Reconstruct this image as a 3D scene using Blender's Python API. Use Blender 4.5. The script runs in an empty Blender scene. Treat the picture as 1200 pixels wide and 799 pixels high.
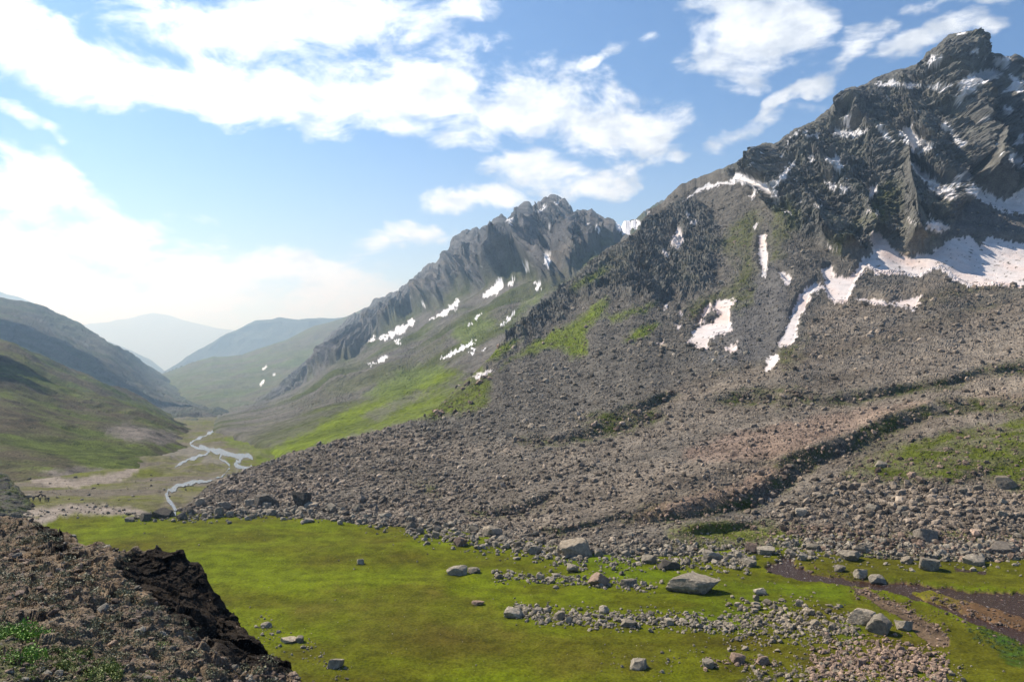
import bpy, math, random, bmesh
import numpy as np
PI = math.pi
random.seed(7)
rng = np.random.default_rng(7)
F32 = np.float32
# ------------------------------------------------------------------ camera, sky, sun, exposure
FPX = 933.0            # focal length in photograph pixels (1200 wide)
CX, CY, CH = 600.0, 399.5, 50.0
sc = bpy.context.scene
col = sc.collection
cam_d = bpy.data.cameras.new('camera'); cam = bpy.data.objects.new('camera', cam_d); col.objects.link(cam)
cam_d.sensor_width = 36.0; cam_d.lens = 36.0 * FPX / 1200.0
cam_d.clip_start = 0.1; cam_d.clip_end = 90000
cam.location = (0, 0, CH); cam.rotation_euler = (PI / 2, 0, 0)
sc.camera = cam
SUN_AZ, SUN_EL = math.radians(-55), math.radians(46)      # azimuth from +Y, clockwise positive
SUN_DIR = np.array([math.sin(SUN_AZ) * math.cos(SUN_EL), math.cos(SUN_AZ) * math.cos(SUN_EL), math.sin(SUN_EL)])
SUN_STRENGTH = 5.0
SKY_STRENGTH = 0.068
EXPOSURE = 0.72
HAZE_DENSITY = 1.0e-4
sun_d = bpy.data.lights.new('sun', 'SUN'); sun_d.energy = SUN_STRENGTH; sun_d.angle = math.radians(0.5); sun_d.color = (1.0, 0.95, 0.86)
sun = bpy.data.objects.new('sun', sun_d); col.objects.link(sun)
from mathutils import Vector
sun.rotation_euler = Vector([float(-v) for v in SUN_DIR]).to_track_quat('-Z', 'Y').to_euler()
sun.location = (-300, 100, 900)
sc.view_settings.view_transform = 'Standard'; sc.view_settings.look = 'None'
sc.view_settings.gamma = 1; sc.view_settings.use_curve_mapping = False
sc.view_settings.exposure = EXPOSURE
sc.render.engine = 'CYCLES'
sc.cycles.use_denoising = True
sc.cycles.max_bounces = 4; sc.cycles.volume_bounces = 0
sc.cycles.sample_clamp_indirect = 4.0

def node(nt, typ, **kw):
    n = nt.nodes.new(typ)
    ins = kw.pop('ins', {})
    for k, v in kw.items(): setattr(n, k, v)
    for k, v in ins.items():
        s = n.inputs[k]
        if isinstance(v, bpy.types.NodeSocket): nt.links.new(v, s)
        else: s.default_value = v
    return n
def M(nt, op, a, b=None, c=None, clamp=False):
    n = nt.nodes.new('ShaderNodeMath'); n.operation = op; n.use_clamp = clamp
    for i, v in enumerate((a, b, c)):
        if v is None: continue
        if isinstance(v, bpy.types.NodeSocket): nt.links.new(v, n.inputs[i])
        else: n.inputs[i].default_value = v
    return n.outputs[0]
def mixc(nt, fac, a, b, mode='MIX'):
    n = nt.nodes.new('ShaderNodeMix'); n.data_type = 'RGBA'; n.blend_type = mode
    for s, v in ((n.inputs[0], fac), (n.inputs[6], a), (n.inputs[7], b)):
        if isinstance(v, bpy.types.NodeSocket): nt.links.new(v, s)
        else: s.default_value = v
    return n.outputs[2]
def smooth(nt, v, lo, hi, o0=0.0, o1=1.0):
    n = nt.nodes.new('ShaderNodeMapRange'); n.interpolation_type = 'SMOOTHSTEP'
    nt.links.new(v, n.inputs[0])
    for i, x in enumerate((lo, hi, o0, o1)): n.inputs[i + 1].default_value = x
    return n.outputs[0]

def build_world():
    w = bpy.data.worlds.new('World'); sc.world = w; w.use_nodes = True
    nt = w.node_tree; nt.nodes.clear()
    sky = node(nt, 'ShaderNodeTexSky', sky_type='NISHITA', sun_disc=False, sun_elevation=SUN_EL, sun_rotation=SUN_AZ,
               altitude=2500, air_density=1.0, dust_density=0.3, ozone_density=2.5)
    tc = node(nt, 'ShaderNodeTexCoord')
    d = tc.outputs['Generated']
    sep = node(nt, 'ShaderNodeSeparateXYZ', ins={0: d})
    az = M(nt, 'ARCTAN2', sep.outputs[0], sep.outputs[1])
    el = M(nt, 'ARCSINE', sep.outputs[2])
    # domain warp so that the cloud masses get uneven outlines
    p = node(nt, 'ShaderNodeCombineXYZ', ins={0: az, 1: el, 2: 0.0}).outputs[0]
    wn = node(nt, 'ShaderNodeTexNoise', ins={'Vector': p, 'Scale': 7.0, 'Detail': 4.0, 'Roughness': 0.55})
    wv = node(nt, 'ShaderNodeVectorMath', operation='SUBTRACT', ins={0: wn.outputs['Color'], 1: (0.5, 0.5, 0.5)}).outputs[0]
    wv = node(nt, 'ShaderNodeVectorMath', operation='MULTIPLY', ins={0: wv, 1: (0.22, 0.10, 0.0)}).outputs[0]
    pw = node(nt, 'ShaderNodeVectorMath', operation='ADD', ins={0: p, 1: wv}).outputs[0]
    blobs = [  # px, py, rx, ry, tilt in degrees, weight
        (60, 62, 210, 62, -6, 1.3), (250, 100, 230, 58, -8, 1.4), (450, 112, 210, 60, -4, 1.4), (610, 118, 190, 66, -10, 1.15),
        (715, 145, 120, 66, -8, 1.05), (400, 10, 210, 52, 3, 1.3), (240, 30, 160, 45, 3, 1.2), (640, 195, 110, 36, -5, 0.95),
        (560, 236, 95, 30, 6, 1.05), (672, 222, 60, 34, 0, 1.0), (20, 225, 150, 75, -12, 1.05), (120, 285, 190, 60, -8, 1.0),
        (300, 335, 330, 62, 2, 0.95), (60, 345, 240, 80, 0, 1.05), (-60, 290, 180, 90, 0, 1.0), (385, 325, 90, 42, 0, 1.0),
        (893, 34, 104, 68, -10, 1.4), (885, -20, 100, 55, 0, 1.3), (938, 108, 70, 17, 18, 0.88), (1020, 54, 60, 18, 8, 0.8),
        (1115, 10, 70, 14, 6, 0.78), (872, 155, 80, 26, 12, 0.88), (788, 182, 60, 15, 6, 0.78), (480, 285, 110, 20, -4, 0.75),
        (10, 10, 130, 30, -5, 1.0), (10, 135, 70, 18, -6, 0.85), (1085, 58, 70, 22, 18, 0.76), (775, 36, 30, 14, 10, 0.7),
        (990, 80, 70, 14, 10, 0.7), (700, 60, 80, 14, 15, 0.6)]
    acc = None
    for px, py, rx, ry, an, wt in blobs:
        a0 = math.atan((px - CX) / FPX); e0 = math.atan((CY - py) / FPX * math.cos(a0)); k = 1 / FPX * math.cos(a0)
        mp = node(nt, 'ShaderNodeMapping', vector_type='TEXTURE', ins={0: pw, 'Location': (a0, e0, 0), 'Rotation': (0, 0, math.radians(an)), 'Scale': (rx * k, ry * k, 1)})
        g = node(nt, 'ShaderNodeTexGradient', gradient_type='SPHERICAL', ins={0: mp.outputs[0]})
        v = M(nt, 'MULTIPLY', g.outputs[1], wt)
        acc = v if acc is None else M(nt, 'MAXIMUM', acc, v)
    # scattered cloud over the rest of the sky (behind and above the camera)
    off = node(nt, 'ShaderNodeTexNoise', ins={'Vector': d, 'Scale': 2.2, 'Detail': 3.0})
    back = smooth(nt, sep.outputs[1], 0.35, -0.1)
    acc = M(nt, 'MAXIMUM', acc, M(nt, 'MULTIPLY', back, smooth(nt, off.outputs[0], 0.5, 0.75, 0.0, 0.6)))
    ps = node(nt, 'ShaderNodeVectorMath', operation='MULTIPLY', ins={0: p, 1: (1.0, 1.9, 1.0)}).outputs[0]
    n1 = node(nt, 'ShaderNodeTexNoise', ins={'Vector': ps, 'Scale': 9.0, 'Detail': 11.0, 'Roughness': 0.62, 'Distortion': 0.35})
    dens = M(nt, 'ADD', M(nt, 'MULTIPLY', n1.outputs[0], 2.6), M(nt, 'MULTIPLY', M(nt, 'POWER', acc, 0.6), 1.05))
    alpha = smooth(nt, dens, 1.68, 2.25)
    alpha = M(nt, 'MULTIPLY', alpha, smooth(nt, acc, 0.0, 0.18))
    # thin veil near the horizon
    veil = smooth(nt, el, 0.30, 0.0, 0.0, 0.45)
    n2 = node(nt, 'ShaderNodeTexNoise', ins={'Vector': ps, 'Scale': 17.0, 'Detail': 7.0, 'Roughness': 0.6})
    shade = smooth(nt, M(nt, 'ADD', n2.outputs[0], M(nt, 'MULTIPLY', az, 0.22)), 0.40, 0.74)
    cc = mixc(nt, shade, (0.76, 0.77, 0.78, 1), (0.42, 0.45, 0.50, 1))
    skyc = node(nt, 'ShaderNodeVectorMath', operation='MULTIPLY', ins={0: sky.outputs[0], 1: (SKY_STRENGTH * 0.56, SKY_STRENGTH * 0.92, SKY_STRENGTH * 1.30)}).outputs[0]
    c1 = mixc(nt, veil, skyc, (0.44, 0.54, 0.68, 1))
    cc = node(nt, 'ShaderNodeVectorMath', operation='MULTIPLY', ins={0: cc, 1: (0.90, 0.97, 1.06)}).outputs[0]
    cc = node(nt, 'ShaderNodeVectorMath', operation='SCALE', ins={0: cc, 'Scale': smooth(nt, el, 0.0, 0.17, 0.80, 1.0)}).outputs[0]
    c2 = mixc(nt, alpha, c1, cc)
    bg = node(nt, 'ShaderNodeBackground', ins={0: c2, 1: 1.0})
    out = node(nt, 'ShaderNodeOutputWorld', ins={0: bg.outputs[0]})
    w.cycles.sampling_method = 'MANUAL'; w.cycles.sample_map_resolution = 512
build_world()

# ------------------------------------------------------------------ noise
_perm = np.concatenate([np.random.default_rng(11).permutation(256)] * 3).astype(np.int32)
_g = np.random.default_rng(12).normal(size=(256, 3)); _g = (_g / np.linalg.norm(_g, axis=1)[:, None]).astype(F32)
def perlin(P, seed=0):
    """gradient noise, P (N,3) -> (N,), about -0.8..0.8"""
    P = P.astype(np.float64) + seed * 17.31
    i = np.floor(P).astype(np.int64); f = (P - i).astype(F32); i &= 255
    u = f * f * f * (f * (f * 6 - 15) + 10)
    r = np.zeros(len(P), F32)
    for dx in (0, 1):
        for dy in (0, 1):
            for dz in (0, 1):
                h = _perm[_perm[_perm[(i[:, 0] + dx) & 255] + ((i[:, 1] + dy) & 255)] + ((i[:, 2] + dz) & 255)] & 255
                g = _g[h]
                d = g[:, 0] * (f[:, 0] - dx) + g[:, 1] * (f[:, 1] - dy) + g[:, 2] * (f[:, 2] - dz)
                wx = u[:, 0] if dx else 1 - u[:, 0]; wy = u[:, 1] if dy else 1 - u[:, 1]; wz = u[:, 2] if dz else 1 - u[:, 2]
                r += wx * wy * wz * d
    return r * 1.3
def fbm(P, scale, octaves=5, rough=0.5, seed=0, ridged=False):
    """scale = size of the largest feature in metres (or px)"""
    r = np.zeros(len(P), F32); a = 1.0; tot = 0; Q = P / scale
    for o in range(octaves):
        n = perlin(Q, seed + o * 3)
        if ridged: n = 1 - 2 * np.abs(n)
        r += a * n; tot += a; a *= rough; Q = Q * 2.03
    return r / tot
def facets(P, scale, seed=0):
    """blocky fracture: every cell is a randomly tilted plane"""
    Q = P / scale + seed * 7.7
    base = np.floor(Q).astype(np.int64)
    best = np.full(len(P), 1e9, F32); val = np.zeros(len(P), F32)
    R = np.random.default_rng(100 + seed); jit = R.random((256, 3)).astype(F32); gr = R.normal(size=(256, 3)).astype(F32); of = R.normal(size=256).astype(F32)
    for dx in (-1, 0, 1):
        for dy in (-1, 0, 1):
            for dz in (-1, 0, 1):
                c = base + (dx, dy, dz)
                h = _perm[_perm[_perm[c[:, 0] & 255] + (c[:, 1] & 255)] + (c[:, 2] & 255)] & 255
                o = (Q - (c + jit[h])).astype(F32)
                d = (o * o).sum(1)
                m = d < best
                best[m] = d[m]
                val[m] = ((o[m] * gr[h[m]]).sum(1) * 0.6 + of[h[m]] * 0.35)
    return val

# ------------------------------------------------------------------ picture-to-place helpers
def pt(px, py, Y):
    return np.stack([(px - CX) / FPX * Y, Y + 0 * px, CH - (py - CY) / FPX * Y], -1)
def project(P):
    Y = np.maximum(P[..., 1], 0.5)
    return P[..., 0] / Y * FPX + CX, CY + (CH - P[..., 2]) / Y * FPX
def interp_poly(pts, x):
    p = sorted(pts); return np.interp(x, [a[0] for a in p], [a[1] for a in p])
class Depth:
    """distance of a land surface as a function of bearing and dip, from surveyed columns {bearing px: [(dip px, distance), ...]}"""
    def __init__(s, table, far=0.0):
        s.far = far; s.k = sorted(table); s.t = {}
        for k in s.k:
            l = sorted(table[k]); s.t[k] = (np.array([a for a, b in l], float), np.log([b for a, b in l]))
    def one(s, k, py):
        a, b = s.t[k]
        v = np.interp(py, a, b)
        lo = py < a[0]; hi = py > a[-1]
        v = np.where(lo, b[0] + (py - a[0]) * (b[1] - b[0]) / (a[1] - a[0]), v)
        v = np.where(hi, b[-1] + (py - a[-1]) * (b[-1] - b[-2]) / (a[-1] - a[-2]), v)
        return v
    def __call__(s, px, py):
        px = np.asarray(px, float); py = np.asarray(py, float); px, py = np.broadcast_arrays(px, py)
        cols = np.stack([s.one(k, py) for k in s.k], 0)
        x = np.clip(px, s.k[0], s.k[-1]); i = np.clip(np.searchsorted(s.k, x, side='right') - 1, 0, len(s.k) - 2)
        ka = np.array(s.k, float); f = (x - ka[i]) / (ka[i + 1] - ka[i]); f = f * f * (3 - 2 * f) * 0.5 + f * 0.5
        a = np.take_along_axis(cols, i[None], 0)[0]; b = np.take_along_axis(cols, (i + 1)[None], 0)[0]
        Y = np.exp(a * (1 - f) + b * f)
        return Y * np.maximum(Y / 900.0, 1) ** s.far
def inpoly(x, y, poly):
    c = np.zeros(x.shape, bool); n = len(poly)
    bx = [p[0] for p in poly]; by = [p[1] for p in poly]
    sel = (x > min(bx)) & (x < max(bx)) & (y > min(by)) & (y < max(by))
    xs, ys = x[sel], y[sel]; cc = np.zeros(xs.shape, bool)
    for i in range(n):
        x1, y1 = poly[i]; x2, y2 = poly[(i + 1) % n]
        if y1 == y2: continue
        cc ^= ((y1 > ys) != (y2 > ys)) & (xs < (x2 - x1) * (ys - y1) / (y2 - y1) + x1)
    c[sel] = cc
    return c
def seg_dist(x, y, line):
    d = np.full(x.shape, 1e9)
    for (x1, y1), (x2, y2) in zip(line[:-1], line[1:]):
        vx, vy = x2 - x1, y2 - y1; L = vx * vx + vy * vy + 1e-9
        t = np.clip(((x - x1) * vx + (y - y1) * vy) / L, 0, 1)
        d = np.minimum(d, np.hypot(x - x1 - t * vx, y - y1 - t * vy))
    return d
def zp(ox, oy, k, pts): return [(ox + x * k, oy + y * k) for x, y in pts]
def blur(A, n, axis):
    if n < 1: return A
    k = np.hanning(2 * n + 3)[1:-1]; k /= k.sum()
    pad = [(0, 0)] * A.ndim; pad[axis] = (n, n)
    B = np.pad(A, pad, mode='edge'); out = np.zeros_like(A)
    for i, w in enumerate(k):
        sl = [slice(None)] * A.ndim; sl[axis] = slice(i, i + A.shape[axis]); out += w * B[tuple(sl)]
    return out
def normals(G):
    a = np.gradient(G, axis=1); b = np.gradient(G, axis=0)
    n = np.cross(a, b); n /= (np.linalg.norm(n, axis=-1, keepdims=True) + 1e-9)
    n *= np.where(n[..., 2:3] < 0, -1, 1)
    return n

def lim(G, size):
    """keep relief of this size only where the sheet is sampled finely enough to carry it"""
    r = np.linalg.norm(np.gradient(G, axis=0), axis=-1); r = blur(np.maximum(r, np.linalg.norm(np.gradient(G, axis=1), axis=-1)), 2, 0)
    return np.clip(size / (3.0 * r + 1e-6), 0, 1)
# ------------------------------------------------------------------ mesh helpers
def tag(o, label=None, cat=None, group=None, kind=None):
    if label: o['label'] = label
    if cat: o['category'] = cat
    if group: o['group'] = group
    if kind: o['kind'] = kind
    return o
def mesh_np(name, V, Fq, mat=None, vcol=None, flat=False, parent=None):
    V = np.ascontiguousarray(V, F32).reshape(-1, 3); Fq = np.ascontiguousarray(Fq, np.int32); k = Fq.shape[1]
    me = bpy.data.meshes.new(name)
    me.vertices.add(len(V)); me.vertices.foreach_set('co', V.ravel())
    me.loops.add(Fq.size); me.loops.foreach_set('vertex_index', Fq.ravel())
    me.polygons.add(len(Fq)); me.polygons.foreach_set('loop_start', np.arange(0, Fq.size, k, dtype=np.int32))
    me.update(calc_edges=True); me.validate()
    if vcol is not None:
        a = me.color_attributes.new('col', 'FLOAT_COLOR', 'POINT')
        a.data.foreach_set('color', np.ascontiguousarray(vcol, F32).ravel())
    if flat: me.shade_flat()
    else: me.shade_smooth()
    if mat: me.materials.append(mat)
    o = bpy.data.objects.new(name, me); col.objects.link(o)
    if parent: o.parent = parent
    return o
def grid_faces(R, C, mask=None):
    i = np.arange(R * C).reshape(R, C)
    f = np.stack([i[:-1, :-1], i[1:, :-1], i[1:, 1:], i[:-1, 1:]], -1)
    if mask is not None: f = f[mask]
    return f.reshape(-1, 4)
def grid_object(name, G, mat, vcol=None):
    R, C = G.shape[:2]
    o = mesh_np(name, G, grid_faces(R, C), mat, vcol.reshape(-1, 4) if vcol is not None else None)
    return tag(o, kind='structure')

# ------------------------------------------------------------------ materials
def ground_material(name, s_fine, s_mid, bump_d, var=0.35, rough=0.95, bump2=0.0):
    """albedo from the surface's own mineral / plant map ('col'), finer mottling and grain from noise; alpha = how stony"""
    m = bpy.data.materials.new(name); m.use_nodes = True; nt = m.node_tree
    b = nt.nodes['Principled BSDF']; b.inputs['Roughness'].default_value = rough; b.inputs['Specular IOR Level'].default_value = 0.04
    at = node(nt, 'ShaderNodeVertexColor', layer_name='col')
    geo = node(nt, 'ShaderNodeNewGeometry'); P = geo.outputs['Position']
    n1 = node(nt, 'ShaderNodeTexNoise', ins={'Vector': P, 'Scale': 1.0 / s_fine, 'Detail': 5.0, 'Roughness': 0.65})
    n2 = node(nt, 'ShaderNodeTexNoise', ins={'Vector': P, 'Scale': 1.0 / s_mid, 'Detail': 4.0, 'Roughness': 0.6})
    v = M(nt, 'ADD', M(nt, 'MULTIPLY', n1.outputs[0], 0.6), M(nt, 'MULTIPLY', n2.outputs[0], 0.4))
    f = smooth(nt, v, 0.33, 0.67, 1 - var, 1 + var)
    amt = M(nt, 'ADD', 1.0, M(nt, 'MULTIPLY', M(nt, 'SUBTRACT', f, 1.0), at.outputs['Alpha']))
    c = node(nt, 'ShaderNodeVectorMath', operation='SCALE', ins={0: at.outputs['Color'], 'Scale': amt}).outputs[0]
    nt.links.new(c, b.inputs['Base Color'])
    vo = node(nt, 'ShaderNodeTexVoronoi', ins={'Vector': P, 'Scale': 1.0 / s_fine, 'Randomness': 1.0})
    h = M(nt, 'SUBTRACT', M(nt, 'MULTIPLY', n1.outputs[0], 1.4), M(nt, 'MULTIPLY', vo.outputs[0], 0.6))
    h = M(nt, 'ADD', h, M(nt, 'MULTIPLY', n2.outputs[0], 0.35 * s_mid / s_fine))
    bp = node(nt, 'ShaderNodeBump', ins={'Height': h, 'Distance': bump_d, 'Strength': M(nt, 'MULTIPLY', at.outputs['Alpha'], 1.0, clamp=True)})
    nt.links.new(bp.outputs[0], b.inputs['Normal'])
    return m
def rock_material(name, tint, scale=1.0, attr=False, lichen=0.25):
    m = bpy.data.materials.new(name); m.use_nodes = True; nt = m.node_tree
    b = nt.nodes['Principled BSDF']; b.inputs['Roughness'].default_value = 0.9; b.inputs['Specular IOR Level'].default_value = 0.2
    tc = node(nt, 'ShaderNodeTexCoord'); oi = node(nt, 'ShaderNodeObjectInfo'); geo = node(nt, 'ShaderNodeNewGeometry')
    P = geo.outputs['Position']
    n1 = node(nt, 'ShaderNodeTexNoise', ins={'Vector': P, 'Scale': 1.6 / scale, 'Detail': 7.0, 'Roughness': 0.68})
    n2 = node(nt, 'ShaderNodeTexNoise', ins={'Vector': P, 'Scale': 0.45 / scale, 'Detail': 4.0})
    f = smooth(nt, n1.outputs[0], 0.3, 0.7, 0.62, 1.3)
    if attr:
        base = node(nt, 'ShaderNodeVertexColor', layer_name='col').outputs['Color']
    else:
        r = M(nt, 'MULTIPLY_ADD', oi.outputs['Random'], 0.5, 0.75)
        base = node(nt, 'ShaderNodeVectorMath', operation='SCALE', ins={0: oi.outputs['Color'], 'Scale': r}).outputs[0]
    c = node(nt, 'ShaderNodeVectorMath', operation='SCALE', ins={0: base, 'Scale': f}).outputs[0]
    c = mixc(nt, smooth(nt, n2.outputs[0], 0.52, 0.68, 0.0, lichen), c, (0.10, 0.085, 0.06, 1))
    nt.links.new(c, b.inputs['Base Color'])
    bp = node(nt, 'ShaderNodeBump', ins={'Height': n1.outputs[0], 'Distance': 0.55 * scale, 'Strength': 0.8})
    nt.links.new(bp.outputs[0], b.inputs['Normal'])
    return m
def plain_material(name, c, rough=0.8, var=0.3, scale=5.0):
    m = bpy.data.materials.new(name); m.use_nodes = True; nt = m.node_tree
    b = nt.nodes['Principled BSDF']; b.inputs['Roughness'].default_value = rough
    tc = node(nt, 'ShaderNodeTexCoord')
    n1 = node(nt, 'ShaderNodeTexNoise', ins={'Vector': tc.outputs['Object'], 'Scale': scale, 'Detail': 4.0})
    f = smooth(nt, n1.outputs[0], 0.3, 0.7, 1 - var, 1 + var)
    k = node(nt, 'ShaderNodeVectorMath', operation='SCALE', ins={0: c, 'Scale': f}).outputs[0]
    nt.links.new(k, b.inputs['Base Color'])
    return m

# ------------------------------------------------------------------ generic land layer
def layer(depth, crest, base, px0, px1, dpx, rows, jag=1.0, jag_len=14, back=(500, 0.6, 24), weight=None, seed=0, pre_blur=8, reach=30, skirt=(0.05, 0.035)):
    """Sheet of land: visible front from base to crest plus a real back slope. Returns grid (R,C,3) and number of front rows"""
    px = np.arange(px0, px1 + dpx, dpx).astype(float); C = len(px)
    cr0 = interp_poly(crest, px)
    cr = blur(cr0[None], int(max(6, 14 / dpx)), 1)[0]          # smooth hillside first, peaks and notches added on top
    dcr = cr0 - cr
    if jag:
        q = np.stack([px, 0 * px, 0 * px], -1)
        dcr = dcr + jag * (fbm(q, jag_len, 5, 0.62, seed + 5) * 1.6)
    bs = blur(interp_poly(base, px)[None], int(20 / dpx), 1)[0]
    t = np.linspace(0, 1, rows)[:, None]
    py = bs[None] * (1 - t) + cr[None] * t
    PX = np.broadcast_to(px[None], py.shape)
    L = np.log(depth(PX, py))
    if weight is not None:
        dL = np.diff(L, axis=0); w = weight(0.5 * (PX[1:] + PX[:-1]), 0.5 * (py[1:] + py[:-1]))
        d2 = dL * w + blur(dL * (1 - w), 46, 0) * w / np.maximum(blur(w, 46, 0), 0.1)           # what the steep bank takes, the ground above and below gives back
        L = np.concatenate([L[:1], L[:1] + np.cumsum(d2, 0)], 0)
    L = blur(L, pre_blur, 1); L = blur(L, max(1, pre_blur // 3), 0)
    Y = np.exp(L)
    rc = np.interp(px, *reach)[None] if isinstance(reach, tuple) else reach
    rise = np.clip((cr[None] + rc - py) / rc, 0, 1) ** 1.7
    G = pt(PX, py + dcr[None] * rise, Y)
    G[..., 2] -= Y * skirt[1] * np.clip(1 - t / skirt[0], 0, 1) ** 1.5      # the foot dips below the ground it stands in
    # back slope
    run, slope, nb = back
    s = (np.linspace(0, 1, nb + 1)[1:] ** 1.6)[:, None]
    top = G[-1][None]
    yy = top[..., 1] + run * s
    sc_ = yy / top[..., 1]
    B = np.stack([top[..., 0] * sc_, yy, top[..., 2] - run * s * slope - 0.0 * s], -1)
    return np.concatenate([G, B], 0), rows, PX, py

# ------------------------------------------------------------------ far ranges
ROCKGREY = np.array([0.13, 0.125, 0.12]); 
def simple_range(name, crest, Y, base_py, px0, px1, colr, amp, dpx=2.0, rows=90, seed=0, jag=1.5, slope_k=0.16, snow=0.0):
    depth = Depth({-400: [(base_py, Y * (1 - slope_k)), (300, Y * (1 + slope_k * 0.6))], 1400: [(base_py, Y * (1 - slope_k)), (300, Y * (1 + slope_k * 0.6))]})
    G, nf, PX, PY = layer(depth, crest, [(-500, base_py), (1500, base_py)], px0, px1, dpx, rows, jag=jag, jag_len=22, back=(Y * 0.15, 0.6, 10), seed=seed, pre_blur=3)
    n = normals(G); P = G.reshape(-1, 3)
    f = fbm(P * np.array([1, 1, 0.5]), Y * 0.06, 6, 0.5, seed, ridged=True)
    fade = np.ones(G.shape[0]); fade[nf - 3:nf + 2] = 0.3
    G = G + n * (f.reshape(G.shape[:2]) * amp * fade[:, None])[..., None]
    c = np.ones(G.shape[:2] + (4,)); c[..., :3] = colr
    if snow:
        s = (fbm(P, Y * 0.02, 4, 0.6, seed + 9).reshape(G.shape[:2]) + (P[:, 2].reshape(G.shape[:2]) - P[:, 2].max() * 0.6) / P[:, 2].max() > 0.25)
        c[s, :3] = 0.7
    return grid_object(name, G, mat_far, c)
mat_far = ground_material('far_slope_material', 25, 140, 8.0, 0.3)
simple_range('distant_mountains', [(-300, 372), (20, 392), (60, 385), (110, 380), (150, 374), (180, 367), (200, 371), (215, 376), (260, 386), (330, 395), (420, 405), (600, 380), (900, 380)], 27000, 470, -300, 800, (0.14, 0.15, 0.16), 120, seed=1, dpx=3, rows=60)
simple_range('far_left_ridge', [(-400, 300), (-100, 335), (0, 342), (50, 360), (85, 378), (112, 397), (145, 408), (177, 424), (195, 438), (240, 470), (300, 500)], 13500, 520, -400, 300, (0.075, 0.085, 0.07), 120, seed=2)
simple_range('far_right_ridge', [(100, 520), (160, 465), (185, 440), (200, 432), (233, 412), (267, 392), (300, 378), (327, 373), (350, 376), (400, 374), (470, 360), (600, 340), (800, 330)], 10500, 520, 100, 800, (0.07, 0.08, 0.07), 90, seed=3)

# ------------------------------------------------------------------ green shoulder behind the valley (B)
crestB = [(150, 470), (175, 448), (185, 440), (197, 437), (217, 430), (233, 423), (250, 419), (267, 418), (285, 416), (300, 410), (333, 400), (367, 383), (400, 374), (450, 352), (520, 330), (600, 320)]
depthB = Depth({150: [(540, 1600), (490, 2300), (440, 3300)], 250: [(540, 1500), (490, 2000), (418, 3400)], 400: [(540, 1500), (480, 2000), (372, 3700)], 600: [(540, 1500), (480, 2000), (320, 4000)]}, 0.42)
def weightB(px, py): return 1 + 0 * px
def make_B():
    G, nf, PX, PY = layer(depthB, crestB, [(100, 530), (700, 530)], 150, 560, 1.0, 150, jag=0.6, back=(900, 0.5, 16), seed=21)
    n = normals(G); P = G.reshape(-1, 3)
    f = fbm(P * np.array([1, 1, 0.4]), 420, 6, 0.5, 30, ridged=True).reshape(G.shape[:2])
    fade = np.ones(G.shape[0]); fade[nf - 8:nf] = np.linspace(1, 0.15, 8); fade[nf:] = 0.3
    G = G + n * (f * 42 * fade[:, None])[..., None]
    q = fbm(P, 300, 5, 0.6, 33).reshape(G.shape[:2])
    t = np.clip(q * 2.2 + 0.5, 0, 1)[..., None]
    c = np.ones(G.shape[:2] + (4,)); c[..., :3] = np.array([0.085, 0.105, 0.035]) * t + np.array([0.10, 0.09, 0.06]) * (1 - t)
    px, py = project(G)
    for pl in ([(307, 432), (312, 428), (313, 430), (308, 434)], [(319, 439), (323, 438), (322, 441)], [(304, 450), (309, 444), (310, 447), (306, 452)]):
        c[inpoly(px, py, pl), :3] = 0.75
    grid_object('green_hill', G, mat_mid, c)
mat_mid = ground_material('mid_slope_material', 6, 45, 2.5, 0.4)
make_B()

# ------------------------------------------------------------------ jagged range (C)
crestC = [(225, 505), (240, 494), (260, 486), (280, 479), (300, 470), (333, 449), (350, 434), (367, 417), (385, 397), (400, 382), (412, 373), (420, 370), (443, 353), (467, 343), (490, 327), (500, 313), (514, 306), (527, 298),
          (531, 288), (537, 280), (547, 272), (551, 276), (557, 270), (565, 272), (577, 268), (582, 259), (587, 253), (592, 260), (597, 266), (602, 255), (607, 251), (612, 243), (617, 241), (621, 248), (626, 249), (633, 240), (640, 238), (645, 235), (653, 233),
          (660, 236), (664, 243), (672, 252), (678, 250), (683, 250), (693, 248), (700, 251), (707, 257), (717, 263), (727, 268), (733, 259), (740, 261), (747, 257), (755, 250), (770, 240), (800, 230), (860, 230)]
depthC = Depth({225: [(545, 420), (520, 620), (500, 950), (488, 1500), (478, 1900)],
                300: [(560, 380), (540, 480), (520, 640), (500, 900), (485, 1300), (468, 1900)],
                400: [(560, 340), (530, 440), (500, 680), (470, 1050), (430, 1500), (370, 2400)],
                480: [(560, 340), (500, 540), (470, 800), (440, 1080), (400, 1500), (365, 1850), (330, 2150)],
                550: [(560, 330), (500, 440), (480, 560), (440, 820), (400, 1120), (365, 1450), (340, 1620), (270, 1950)],
                600: [(560, 330), (480, 500), (440, 720), (400, 960), (350, 1350), (320, 1520), (250, 1850)],
                660: [(560, 330), (440, 640), (400, 860), (350, 1200), (310, 1450), (233, 1900)],
                760: [(560, 330), (400, 760), (350, 1050), (300, 1350), (250, 1800)],
                860: [(560, 330), (400, 760), (350, 1050), (300, 1350), (250, 1800)]}, 0.70)
CLIFF_C = [(300, 462), (333, 440), (367, 408), (385, 388), (405, 366), (420, 360), (443, 345), (500, 305), (540, 270), (590, 245), (655, 225), (720, 255), (728, 275), (700, 305), (680, 325), (640, 345), (620, 325), (590, 335), (570, 345), (540, 348), (520, 365), (490, 372), (445, 400), (420, 425), (400, 432), (370, 446), (345, 462), (300, 478), (285, 482)]
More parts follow.
